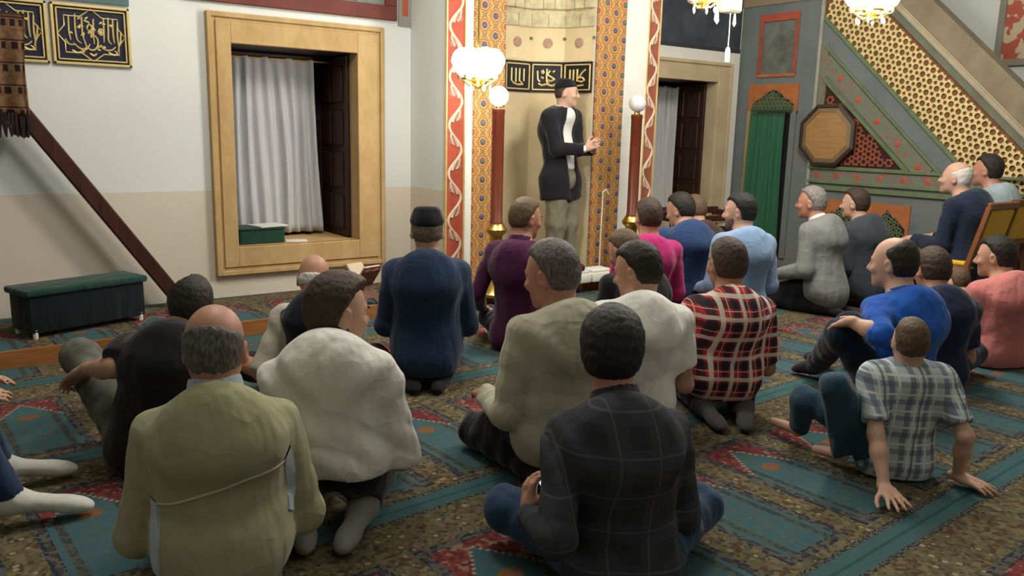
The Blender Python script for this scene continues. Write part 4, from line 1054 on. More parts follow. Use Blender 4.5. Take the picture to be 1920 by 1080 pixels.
P2('scalloped_arch', sc, plain('arch_ground', (.03, .045, .025), .7, .2, 30), MX - .024, MX - .013)
def poly_in(P):
    def f(y, z):
        r = False
        for (a, b), (c, d) in zip(P, P[1:] + P[:1]):
            if (b > z) != (d > z) and y < (c - a) * (z - b) / (d - b) + a: r = not r
        return r
    return f
ARCHG = plain('arch_green', (.14, .17, .085), .7, .15, 20)
lattice('arch_fretwork', ARCHG, poly_in(sc), 4.88, 5.36, 1.5, 1.71, .045, .0052, MX - .024, mb, ring=.25, th=.008)
BAR('arch_fillet', (4.885, 1.50), (5.355, 1.50), .022, plain('dark_green', (.03, .07, .04), .6), x=MX - .02, d=.02)
m = MB(); m.tube([(MX - .035, 4.90, 1.485), (MX - .035, 5.345, 1.485)], .009); m.build('curtain_rail', BRASS, mb)
GRN = cloth('green_velvet', (.030, .12, .062), .8)
cu = curtain_mesh(4.925, 5.325, .16, 1.482, MX - .075, 6, .020, 5, GRN, 'green_curtain', None, axis=1)
tag(cu, 'green velvet curtain hanging in the arched niche of the pulpit', 'curtain')
# upper painted panel
for a, b in (((4.92, 1.83), (4.92, 2.39)), ((5.32, 1.83), (5.32, 2.39))): BAR('panel_frame', a, b, .045, plain('faded_red', (.34, .10, .07), .75, .2, 12), d=.014)
BAR('panel_frame', (4.9, 2.375), (5.34, 2.375), .07, RED, d=.014); BAR('panel_frame', (4.9, 1.835), (5.34, 1.835), .03, ORANGEP, d=.014)
P2('panel_field', [(4.945, 1.85), (5.295, 1.85), (5.295, 2.22), (5.12, 2.335), (4.945, 2.22)], plain('panel_sage', (.17, .185, .15), .8, .25, 7), MX - .008, MX)
P2('upper_border', [(4.66, 2.50), (WY, 2.50), (WY, 2.75), (4.66, 2.75)], floral('upper_floral', (.27, .20, .13), (.36, .16, .09), (.2, .2, .15), 22), MX - .012, MX)
# low scalloped arches at the foot of the pulpit
for y0 in (3.64, 4.09):
    y1 = y0 + .40
    P2('low_panel', [(y0, .22), (y1, .22), (y1, .70), (y0, .70)], ORANGEP, MX - .012, MX)
    c = (y0 + y1) / 2; s2 = [(y0 + .03, .22), (y0 + .03, .50), (y0 + .10, .56), (c - .05, .59), (c, .65), (c + .05, .59), (y1 - .10, .56), (y1 - .03, .50), (y1 - .03, .22)]
    P2('low_arch', s2, plain('low_arch_ground', (.018, .022, .016), .8), MX - .018, MX - .011)
    lattice('low_fretwork', ARCHG, poly_in([p if p[1] > .3 else (p[0], .42) for p in s2]), y0, y1, .4, .66, .05, .006, MX - .018, mb, ring=.25, th=.007)
P2('plinth', [(2.0, 0), (4.70, 0), (4.70, .20), (2.0, .20)], plain('plinth_stone', (.20, .20, .17), .8, .1, 5), MX - .03, MX)
# octagonal wooden plaque
oc = empty('octagonal_plaque', (MX - .031, 4.467, 1.277)); tag(oc, 'octagonal honey brown wooden plaque hung on the side of the pulpit', 'plaque')
Mo = Matrix.Rotation(R_(-90), 4, 'Y') @ Matrix.Rotation(R_(22.5), 4, 'Z')
b = MB(); b.lathe([(0, 0), (.285, 0), (.30, .02), (.298, .05), (.272, .06), (.262, .045)], n=8, M=Mo); b.build('rim', wood_mat('plaque_rim', (.03, .018, .012), (.075, .045, .03)), oc)
b = MB(); b.lathe([(.27, .030), (.262, .045), (.225, .055), (.22, .047)], n=8, M=Mo); b.build('moulding', wood_mat('plaque_grey', (.17, .115, .06), (.23, .155, .08)), oc)
b = MB(); b.lathe([(.225, .035), (.222, .05), (0, .052)], n=8, M=Mo); b.build('face', wood_mat('plaque_face', (.29, .155, .055), (.40, .23, .09), .5, (10, 1.5, 10)), oc)
# picture frame on the right wall
pf = empty('picture_frame', (8.095, 3.3, 2.35)); tag(pf, 'framed red and cream picture high on the white right wall', 'picture')
b = MB()
for lo, hi in (((-.03, -.42, -.42), (0, -.36, .42)), ((-.03, .36, -.42), (0, .42, .42)), ((-.03, -.36, -.42), (0, .36, -.36)), ((-.03, -.36, .36), (0, .36, .42))): b.box(lo, hi, bev=.006)
b.build('frame', plain('frame_grey', (.30, .28, .22), .6), pf)
t_ = NT('picture_print', .6); _v = t_.coord('Object'); t_.col(t_.mix(t_.gt(t_.noise(_v, 9, 3), .5), (.45, .10, .06), (.55, .45, .30)))
b = MB(); b.box((-.015, -.36, -.36), (-.005, .36, .36)); b.build('print', t_.m, pf)

# ================================================================ big candles beside the mihrab
WAX = wood_mat('candle_red_brown', (.11, .022, .010), (.17, .038, .016), .35, (8, 8, 1))
GLOBE_OFF = NT('opal_glass', .15, .5); GLOBE_OFF.col((.72, .74, .70)); GLOBE_OFF = GLOBE_OFF.m
def emit(name, col, st):
    t = NT(name, .3); t.col(col); t.put(t.b.inputs['Emission Color'], col); t.b.inputs['Emission Strength'].default_value = st; return t.m
GLOW = emit('lamp_glass_lit', (1, .96, .86), 14); BULB = emit('bulb_lit', (1, .98, .94), 22)
def candle(x, y, lit, label):
    o = empty('candlestick', (x, y, PZ)); tag(o, label, 'candlestick')
    b = MB(); b.lathe([(.0, 0), (.135, 0), (.135, .02), (.118, .04), (.10, .12), (.072, .19), (.05, .23), (.058, .245), (.058, .26), (.045, .275), (.045, .33), (.058, .345), (.058, .36), (.046, .375), (.048, .43), (.075, .455), (.078, .475), (.06, .50), (.055, .515)], n=28); b.build('brass_foot', BRASS, o, 40)
    b = MB(); b.lathe([(0, .51), (.047, .51), (.047, .53), (.043, .535), (.043, 1.28), (.046, 1.285), (.046, 1.31), (.03, 1.315), (0, 1.315)], n=24); b.build('candle_shaft', WAX, o, 40)
    b = MB(); b.lathe([(.024, 1.31), (.024, 1.328), (.018, 1.335)], n=16); b.build('lamp_socket', BRASS, o, 40)
    b = MB(); r = .068; b.lathe([(r * math.sin(a), 1.335 + r * .93 - r * math.cos(a)) for a in np.linspace(.28, math.pi, 14)], n=24); b.build('lamp_globe', GLOW if lit else GLOBE_OFF, o, 60)
    return o
candle(3.29, 4.75, True, 'tall brown candle on a brass foot with the glowing globe')
candle(4.60, 4.735, False, 'tall brown candle on a brass foot with the unlit white globe')
b = MB(); b.tube([(4.50, 4.98, .70), (4.49, 4.97, .78), (4.52, 4.965, .80), (4.55, 4.965, .76)], .006); b.tube([(4.50, 4.985, .1), (4.50, 4.985, .4), (4.50, 4.98, .70)], .006)
tag(b.build('lamp_cable', WHITEP), 'thin white cable rising beside the right candle', 'cable')
# hanging lamps: bulbs in glass cups on a brass ring, oversized to stand for glare
CRYS = NT('crystal_drop', .08, .6); CRYS.col((.75, .78, .76)); CRYS = CRYS.m
BEIGEM = plain('lamp_beige', (.42, .37, .25), .5, .08)
def hanging_lamp(loc, n, R, label, rb=.045, drop=True, top=4.6):
    o = empty('hanging_lamp', loc); tag(o, label, 'lamp', None)
    b = MB(); b.tube([(R * math.cos(a), R * math.sin(a), .03) for a in np.linspace(0, 2 * math.pi, 25)[:-1]], .009, 6, True); b.build('brass_ring', BRASS, o, 60)
    b = MB(); b.lathe([(0, -.03), (.025, -.02), (.035, .02), (.02, .06), (.008, .08)], n=16); b.build('hub', BRASS, o, 50)
    b = MB(); b.tube([(0, 0, .07), (0, 0, top - loc[2])], .006); b.build('rod', BRASS, o)
    for k in range(n):
        a = 2 * math.pi * k / n + .4; x, y = R * math.cos(a), R * math.sin(a)
        b = MB(); b.tube([(0, 0, .0), (x * .5, y * .5, -.012), (x, y, .02)], .006); b.build('arm', BRASS, o)
        b = MB(); b.lathe([(.012, .02), (.03, .03), (.034, .05)], n=14, c=(x, y, 0)); b.build('cup', BEIGEM, o, 50)
        b = MB(); b.lathe([(rb * math.sin(t) * (1 if t > 1.4 else .9), .05 + rb * 1.15 - rb * 1.15 * math.cos(t)) for t in np.linspace(.25, math.pi, 12)], n=18, c=(x, y, 0)); b.build('bulb', BULB, o, 60)
        if drop:
            b = MB(); b.lathe([(0, -.045), (.009, -.03), (.005, -.012), (0, -.005)], n=6, c=(x * .8, y * .8, 0)); b.build('crystal_drop', CRYS, o)
    return o
H1 = hanging_lamp((2.86, 4.36, 1.53), 6, .095, 'low hanging lamp of glowing bulbs before the left side of the mihrab', .072)
H2 = hanging_lamp((3.98, 3.57, 2.03), 5, .085, 'hanging lamp of glowing bulbs above the window beside the pulpit', .05)
H3 = hanging_lamp((4.80, 2.96, 1.985), 6, .105, 'hanging lamp of glowing bulbs before the pulpit lattice', .07)
lamp('hanging_lamp_light', (2.78, 4.14, 1.50), 16, .09); lamp('hanging_lamp_light', (3.94, 3.45, 1.95), 18, .10); lamp('hanging_lamp_light', (4.72, 2.85, 1.86), 18, .10)
hb = empty('lamp_pull', (4.34, 3.66, 0)); tag(hb, 'beige lamp box with crystal drops and a white pull cord by the pulpit corner', 'lamp')
b = MB(); b.box((-.07, -.05, 2.03), (.06, .05, 2.4), bev=.012); b.build('lamp_box', BEIGEM, hb)
b = MB(); b.tube([(0, 0, 2.05), (.002, 0, 1.9), (0, 0, 1.80)], .0035); b.build('cord', WHITEP, hb)
b = MB(); b.lathe([(0, 1.72), (.014, 1.722), (.016, 1.74), (.016, 1.80), (.01, 1.815), (0, 1.82)], n=14); b.build('pull_handle', WHITEP, hb, 50)
for x, y in ((-.10, .02), (.08, .03), (-.17, -.03)):
    b = MB(); b.lathe([(0, 1.95), (.012, 1.97), (.008, 2.02), (.003, 2.05), (.003, 2.10)], n=6, c=(x, y, 0)); b.build('crystal_drop', CRYS, hb)
    b = MB(); b.tube([(x, y, 2.09), (x * .3, y * .3, 2.14)], .003); b.build('drop_wire', BRASS, hb)

# ================================================================ things around the platform
GREENC = cloth('green_baize', (.014, .050, .040), .9)
bn = empty('bench', (.68, 5.13, PZ - .0), R_(19)); tag(bn, 'long low bench covered in dark green cloth against the left wall', 'bench')
b = MB(); b.box((-.345, -.115, .232), (.345, .145, .27), bev=.014, seg=3); b.build('seat_cover', GREENC, bn, 40)
b = MB(); b.box((-.325, -.10, .03), (.325, .13, .236), bev=.01, seg=2); b.build('skirt', cloth('dark_baize', (.006, .010, .013)), bn, 40)
for x in (-.30, .30):
    for y in (-.085, .115):
        b = MB(); b.lathe([(.0, 0), (.012, 0), (.016, .05)], n=10, c=(x, y, 0)); b.build('leg', WHITEP, bn)
gb = empty('green_box', (1.93, 5.72, WZ[0])); tag(gb, 'small dark green box on the stone sill of the left window', 'box')
b = MB(); b.box((-.185, -.10, 0), (.135, .13, .095), bev=.006); b.build('box_body', cloth('box_green', (.015, .06, .035)), gb)
b = MB(); b.box((-.19, -.105, .096), (.14, .135, .112), bev=.005); b.build('lid', cloth('lid_green', (.018, .05, .035)), gb)
pp = plain('paper_white', (.78, .78, .76), .8, .03)
b = MB(); b.box((-.10, -.09, 0), (.12, .09, .008), Matrix.Translation((1.97, 5.72, WZ[0] + .1135)) @ Matrix.Rotation(R_(14), 4, 'Z')); o = b.build('paper_stack', pp); tag(o, 'white papers lying on the green box in the window', 'paper')
b = MB(); b.box((-.075, -.05, 0), (.075, .05, .006), Matrix.Translation((2.165, 5.66, WZ[0] + .001)) @ Matrix.Rotation(R_(-18), 4, 'Z')); o = b.build('paper_sheet', pp); tag(o, 'small white paper on the sill right of the green box', 'paper')
# preacher's balcony at the left edge with a woven drape, and its sloping stair rail
ku = empty('preaching_balcony', (0, 0, 0)); tag(ku, 'wooden preaching balcony with a fringed woven drape and sloping stair rail, left edge', 'balcony')
WV = NT('kilim', .9, .1); _v = WV.pos(); _X = WV.xyz(_v); _r = WV.m_('FRACT', WV.m_('MULTIPLY', _X[2], 9.5)); _c = WV.m_('FRACT', WV.m_('MULTIPLY', WV.m_('ADD', _X[0], _X[1]), 30))
_k = WV.mix(WV.gt(WV.noise(_v, 30, 2), .5), (.16, .085, .045), (.21, .12, .06)); _k = WV.mix(WV.m_('MULTIPLY', WV.lt(_r, .3), WV.lt(_c, .55)), _k, (.025, .014, .018)); _k = WV.mix(WV.band(_r, .36, .42), _k, (.04, .016, .02)); WV.col(_k); WV = WV.m
b = MB(); b.box((-.75, 4.72, 1.22), (.43, 5.50, 1.62), bev=.01); b.build('parapet', REDWOOD, ku)
b = MB(); b.lathe([(.05, .78), (.10, .86), (.17, .98), (.26, 1.10), (.32, 1.22)], n=20, c=(-.02, 5.0, 0)); b.build('corbel', plain('olive_paint', (.10, .11, .055), .8, .2), ku, 50)
dr = curtain_mesh(-.6, .462, 1.27, 1.745, 4.69, 8, .010, 2, WV, 'drape', ku); 
dr2 = curtain_mesh(4.70, 5.48, 1.27, 1.745, .452, 5, .008, 4, WV, 'drape', ku, axis=1)
b = MB(); b.box((-.76, 4.70, 1.62), (.442, 5.50, 1.70), bev=.02); b.build('hand_rail', plain('olive_gilt', (.30, .25, .10), .6, .3, 20), ku)
FR = plain('fringe_dark', (.03, .018, .02), .9, .3, 40); b = MB(); rnd = random.Random(1)
for i in range(70):
    x = -.6 + i * .0152; b.tube([(x, 4.69, 1.28), (x + rnd.uniform(-.006, .006), 4.688, 1.22), (x + rnd.uniform(-.01, .01), 4.69, 1.155 + rnd.uniform(0, .02))], [.008, .009, .004], 4)
for i in range(50):
    y = 4.70 + i * .0156; b.tube([(.452, y, 1.28), (.454, y + rnd.uniform(-.006, .006), 1.22), (.452, y, 1.155 + rnd.uniform(0, .02))], [.008, .009, .004], 4)
tag(b.build('fringe', FR, ku), kind='stuff')
b = MB(); b.bar((.455, 5.42, 1.345), (1.305, 5.42, .092), .07, .088, up=(1, 0, .68), bev=.008); b.build('stair_rail', REDWOOD, ku)
# rahle with an open book
ra = empty('book_stand', (2.34, 4.93, PZ), R_(-72)); tag(ra, 'folding wooden book stand on the platform before the left window', 'book stand')
for sg in (-1, 1):
    m = MB(); M = Matrix.Rotation(sg * R_(38), 4, 'Y')
    P = [(-.07, -.14), (-.045, -.14), (-.03, -.10), (.03, -.10), (.045, -.14), (.07, -.14), (.075, .02), (.07, .15), (.04, .165), (0, .15), (-.04, .165), (-.07, .15), (-.075, .02)]
    m.prism(P, 0, -.007, .007, bev=.003); o = m.build('leaf', wood_mat('rahle_wood', (.10, .035, .018), (.17, .07, .035)), ra); o.data.transform(Matrix.Translation((0, 0, .118)) @ M)
bk = empty('open_book', (2.34, 4.93, PZ + .118), R_(-72)); tag(bk, 'open book with pinkish cover resting on the folding stand', 'book')
for sg in (-1, 1):
    M = Matrix.Rotation(sg * R_(38), 4, 'Y')
    b = MB(); b.box((-sg * .010 - .003, -.075, .045), (-sg * .010 + .003, .075, .175), M); b.build('cover', plain('cover_rose', (.36, .15, .12), .6), bk)
    b = MB(); b.box((-sg * .021 - .008, -.070, .05), (-sg * .021 + .008, .070, .17), M, .004); b.build('page_block', plain('pages', (.62, .50, .36), .8), bk)
# low wooden reading desk with papers by the second window
dk = empty('reading_desk', (5.62, 4.98, PZ), R_(-12)); tag(dk, 'low dark red wooden reading desk with papers below the second window', 'desk')
b = MB()
for a, c in (((-.36, -.17, .42), (.36, -.13, .47)), ((-.36, .13, .46), (.36, .17, .52)), ((-.36, -.17, .42), (-.31, .17, .50)), ((.31, -.17, .42), (.36, .17, .50))): b.box(a, c, bev=.006)
b.build('top_frame', REDWOOD, dk)
b = MB(); b.box((-.32, -.14, .425), (.32, .14, .437), Matrix.Rotation(R_(7), 4, 'X')); b.build('slope', plain('desk_sheet', (.24, .20, .14), .7, .2, 9), dk)
b = MB(); b.box((-.34, -.155, .27), (.34, -.13, .37), bev=.004); b.build('front_panel', REDWOOD, dk)
for x in (-.335, .335):
    for y in (-.145, .145): b = MB(); b.box((x - .022, y - .022, 0), (x + .022, y + .022, .43), bev=.004); b.build('leg', REDWOOD, dk)
b = MB(); b.box((-.15, -.06, 0), (.10, .06, .006), dk.matrix_basis @ Matrix.Translation((.05, -.03, .445)) @ Matrix.Rotation(R_(7), 4, 'X')); tag(b.build('paper_sheet', plain('paper_cream', (.62, .58, .46), .8)), 'pale sheet of paper lying on the reading desk', 'paper')
# white base blocks and a dark red round cap in front of the right tiled band
for i, (x, lb) in enumerate(((4.13, 'white stone base block left of the pair before the tiled band'), (4.35, 'white stone base block right of the pair before the tiled band'))):
    b = MB(); b.box((x - .105, 4.77, PZ), (x + .105, 4.93, PZ + .075), bev=.012, seg=2); b.box((x - .095, 4.78, PZ + .07), (x + .095, 4.92, PZ + .10), bev=.01); tag(b.build('base_block', WHITEP, None, 40), lb, 'block')
b = MB(); b.lathe([(0, 0), (.075, 0), (.082, .015), (.078, .035), (.05, .05), (0, .054)], n=24, c=(4.12, 4.85, PZ + .101)); tag(b.build('round_cap', plain('maroon_felt', (.13, .015, .022), .9), None, 50), 'round maroon felt cap lying on the white block', 'cap')
# two wooden chairs for the elders
YEL = cloth('mustard_fabric', (.72, .42, .03), .8); CHW = wood_mat('chair_wood', (.17, .055, .020), (.25, .09, .032), .4)
SPOTS = {}
def chair(loc, az, label):
    o = empty('wooden_chair', loc, -R_(az)); tag(o, label, 'chair', 'wooden chairs beside the pulpit')
    b = MB(); b.box((-.21, -.21, .405), (.21, .21, .43), bev=.008); b.build('seat_frame', CHW, o)
    b = MB(); b.box((-.195, -.19, .428), (.195, .20, .465), bev=.016, seg=3); b.build('seat', YEL, o, 50)
    for sx in (-1, 1):
        b = MB(); b.bar((sx * .19, .18, 0), (sx * .19, .18, .41), .034, .034, up=(0, 1, 0), bev=.004); b.build('leg', CHW, o)
        b = MB(); b.bar((sx * .19, -.25, 0), (sx * .19, -.20, .44), .034, .036, up=(0, 1, 0), bev=.004); b.build('leg', CHW, o)
        b = MB(); b.bar((sx * .19, -.20, .43), (sx * .185, -.295, .835), .032, .034, up=(0, 1, 0), bev=.004); b.build('back_post', CHW, o)
        b = MB(); b.bar((sx * .19, .18, .2), (sx * .19, -.22, .2), .02, .026, bev=.003); b.build('stretcher', CHW, o)
    b = MB(); b.bar((-.20, -.297, .84), (.20, -.297, .84), .03, .05, bev=.008); b.build('top_rail', CHW, o)
    b = MB(); b.bar((-.185, -.232, .55), (.185, -.232, .55), .026, .04, bev=.006); b.build('lower_rail', CHW, o)
    b = MB(); M = Matrix.Rotation(R_(13.5), 4, 'X'); M.translation = (0, -.262, .69); b.box((-.165, -.012, -.125), (.165, .012, .125), M, .01); b.build('back_pad', YEL, o, 40)
    return o
# ================================================================ the congregation
JK_KHAKI = cloth('jacket_khaki', (.33, .31, .18), wr=.7); SH_PALE = cloth('shirt_pale_blue', (.40, .46, .50)); SEAM = plain('seam_white', (.50, .48, .38), .8); LABELW = plain('label_white', (.62, .60, .55), .8)
JK_WHITE = cloth('jacket_white', (.72, .69, .64), wr=.9); HAIR_BLACK = hairm('hair_black', (.006, .006, .007), (.03, .03, .032)); JK_STONE = cloth('jacket_stone', (.39, .365, .275), wr=.9); TS_WHITE = cloth('tshirt_white', (.78, .76, .71))
JK_NAVY = cloth('suit_navy', (.013, .027, .066)); SH_PURPLE = cloth('shirt_purple', (.055, .008, .038)); TS_BLACK = cloth('tshirt_black', (.012, .012, .015)); SH_MAGENTA = cloth('shirt_magenta', (.40, .022, .14)); SH_DENIM = cloth('shirt_denim', (.022, .05, .13))
SH_BROWN = cloth('shirt_brown', (.06, .03, .02)); SH_SKY = cloth('shirt_sky', (.20, .30, .46)); SW_GREY = cloth('sweater_grey', (.20, .205, .195), wr=.7); JK_CHAR = cloth('jacket_charcoal', (.055, .065, .08)); SH_ROYAL = cloth('shirt_royal', (.012, .085, .40), wr=.7); TS_NAVY = cloth('tshirt_navy', (.014, .018, .045))
SH_PINK = cloth('shirt_pink', (.50, .17, .16), wr=.7); JK_DNAVY = cloth('jacket_dark_navy', (.014, .022, .045), wr=.7); SH_SKYP = cloth('shirt_pale_sky', (.34, .41, .45)); JK_BLACK = cloth('blazer_black', (.013, .012, .016)); SH_OFFW = cloth('shirt_off_white', (.46, .43, .34)); VEST = cloth('vest_black', (.010, .012, .022)); TR_BROWN = cloth('trousers_dark_brown', (.022, .013, .011)); TR_JEANSB = cloth('jeans_blue', (.016, .035, .085))
TR_CAMO = plain('trousers_camo', (.16, .16, .13), .9, .3, 16)
SH_CHECK = plaid('shirt_dark_check', (.036, .036, .044), [('v', .11, .02, .5, (.052, .052, .062), .7), ('h', .11, .03, .5, (.052, .052, .068), .7), ('v', .11, .0, .05, (.11, .11, .12), .6), ('h', .11, .0, .05, (.11, .11, .12), .6)])
SH_PLAID = plaid('shirt_red_plaid', (.44, .036, .046), [('v', .088, .0, .32, (.020, .022, .034), .85), ('h', .094, .03, .32, (.016, .022, .026), .80), ('v', .088, -.038, .20, (.70, .66, .55), .80), ('h', .094, -.010, .19, (.70, .66, .55), .70), ('v', .088, .016, .035, (.62, .56, .42), .8), ('h', .094, .042, .035, (.62, .56, .42), .8)])
SH_BOY = plaid('shirt_boy_plaid', (.46, .51, .51), [('v', .066, .0, .30, (.10, .12, .18), .70), ('h', .066, .02, .30, (.10, .12, .18), .60), ('v', .066, .036, .12, (.64, .68, .66), .8), ('h', .066, .05, .12, (.64, .68, .66), .8), ('v', .132, .02, .06, (.05, .055, .09), .7)])
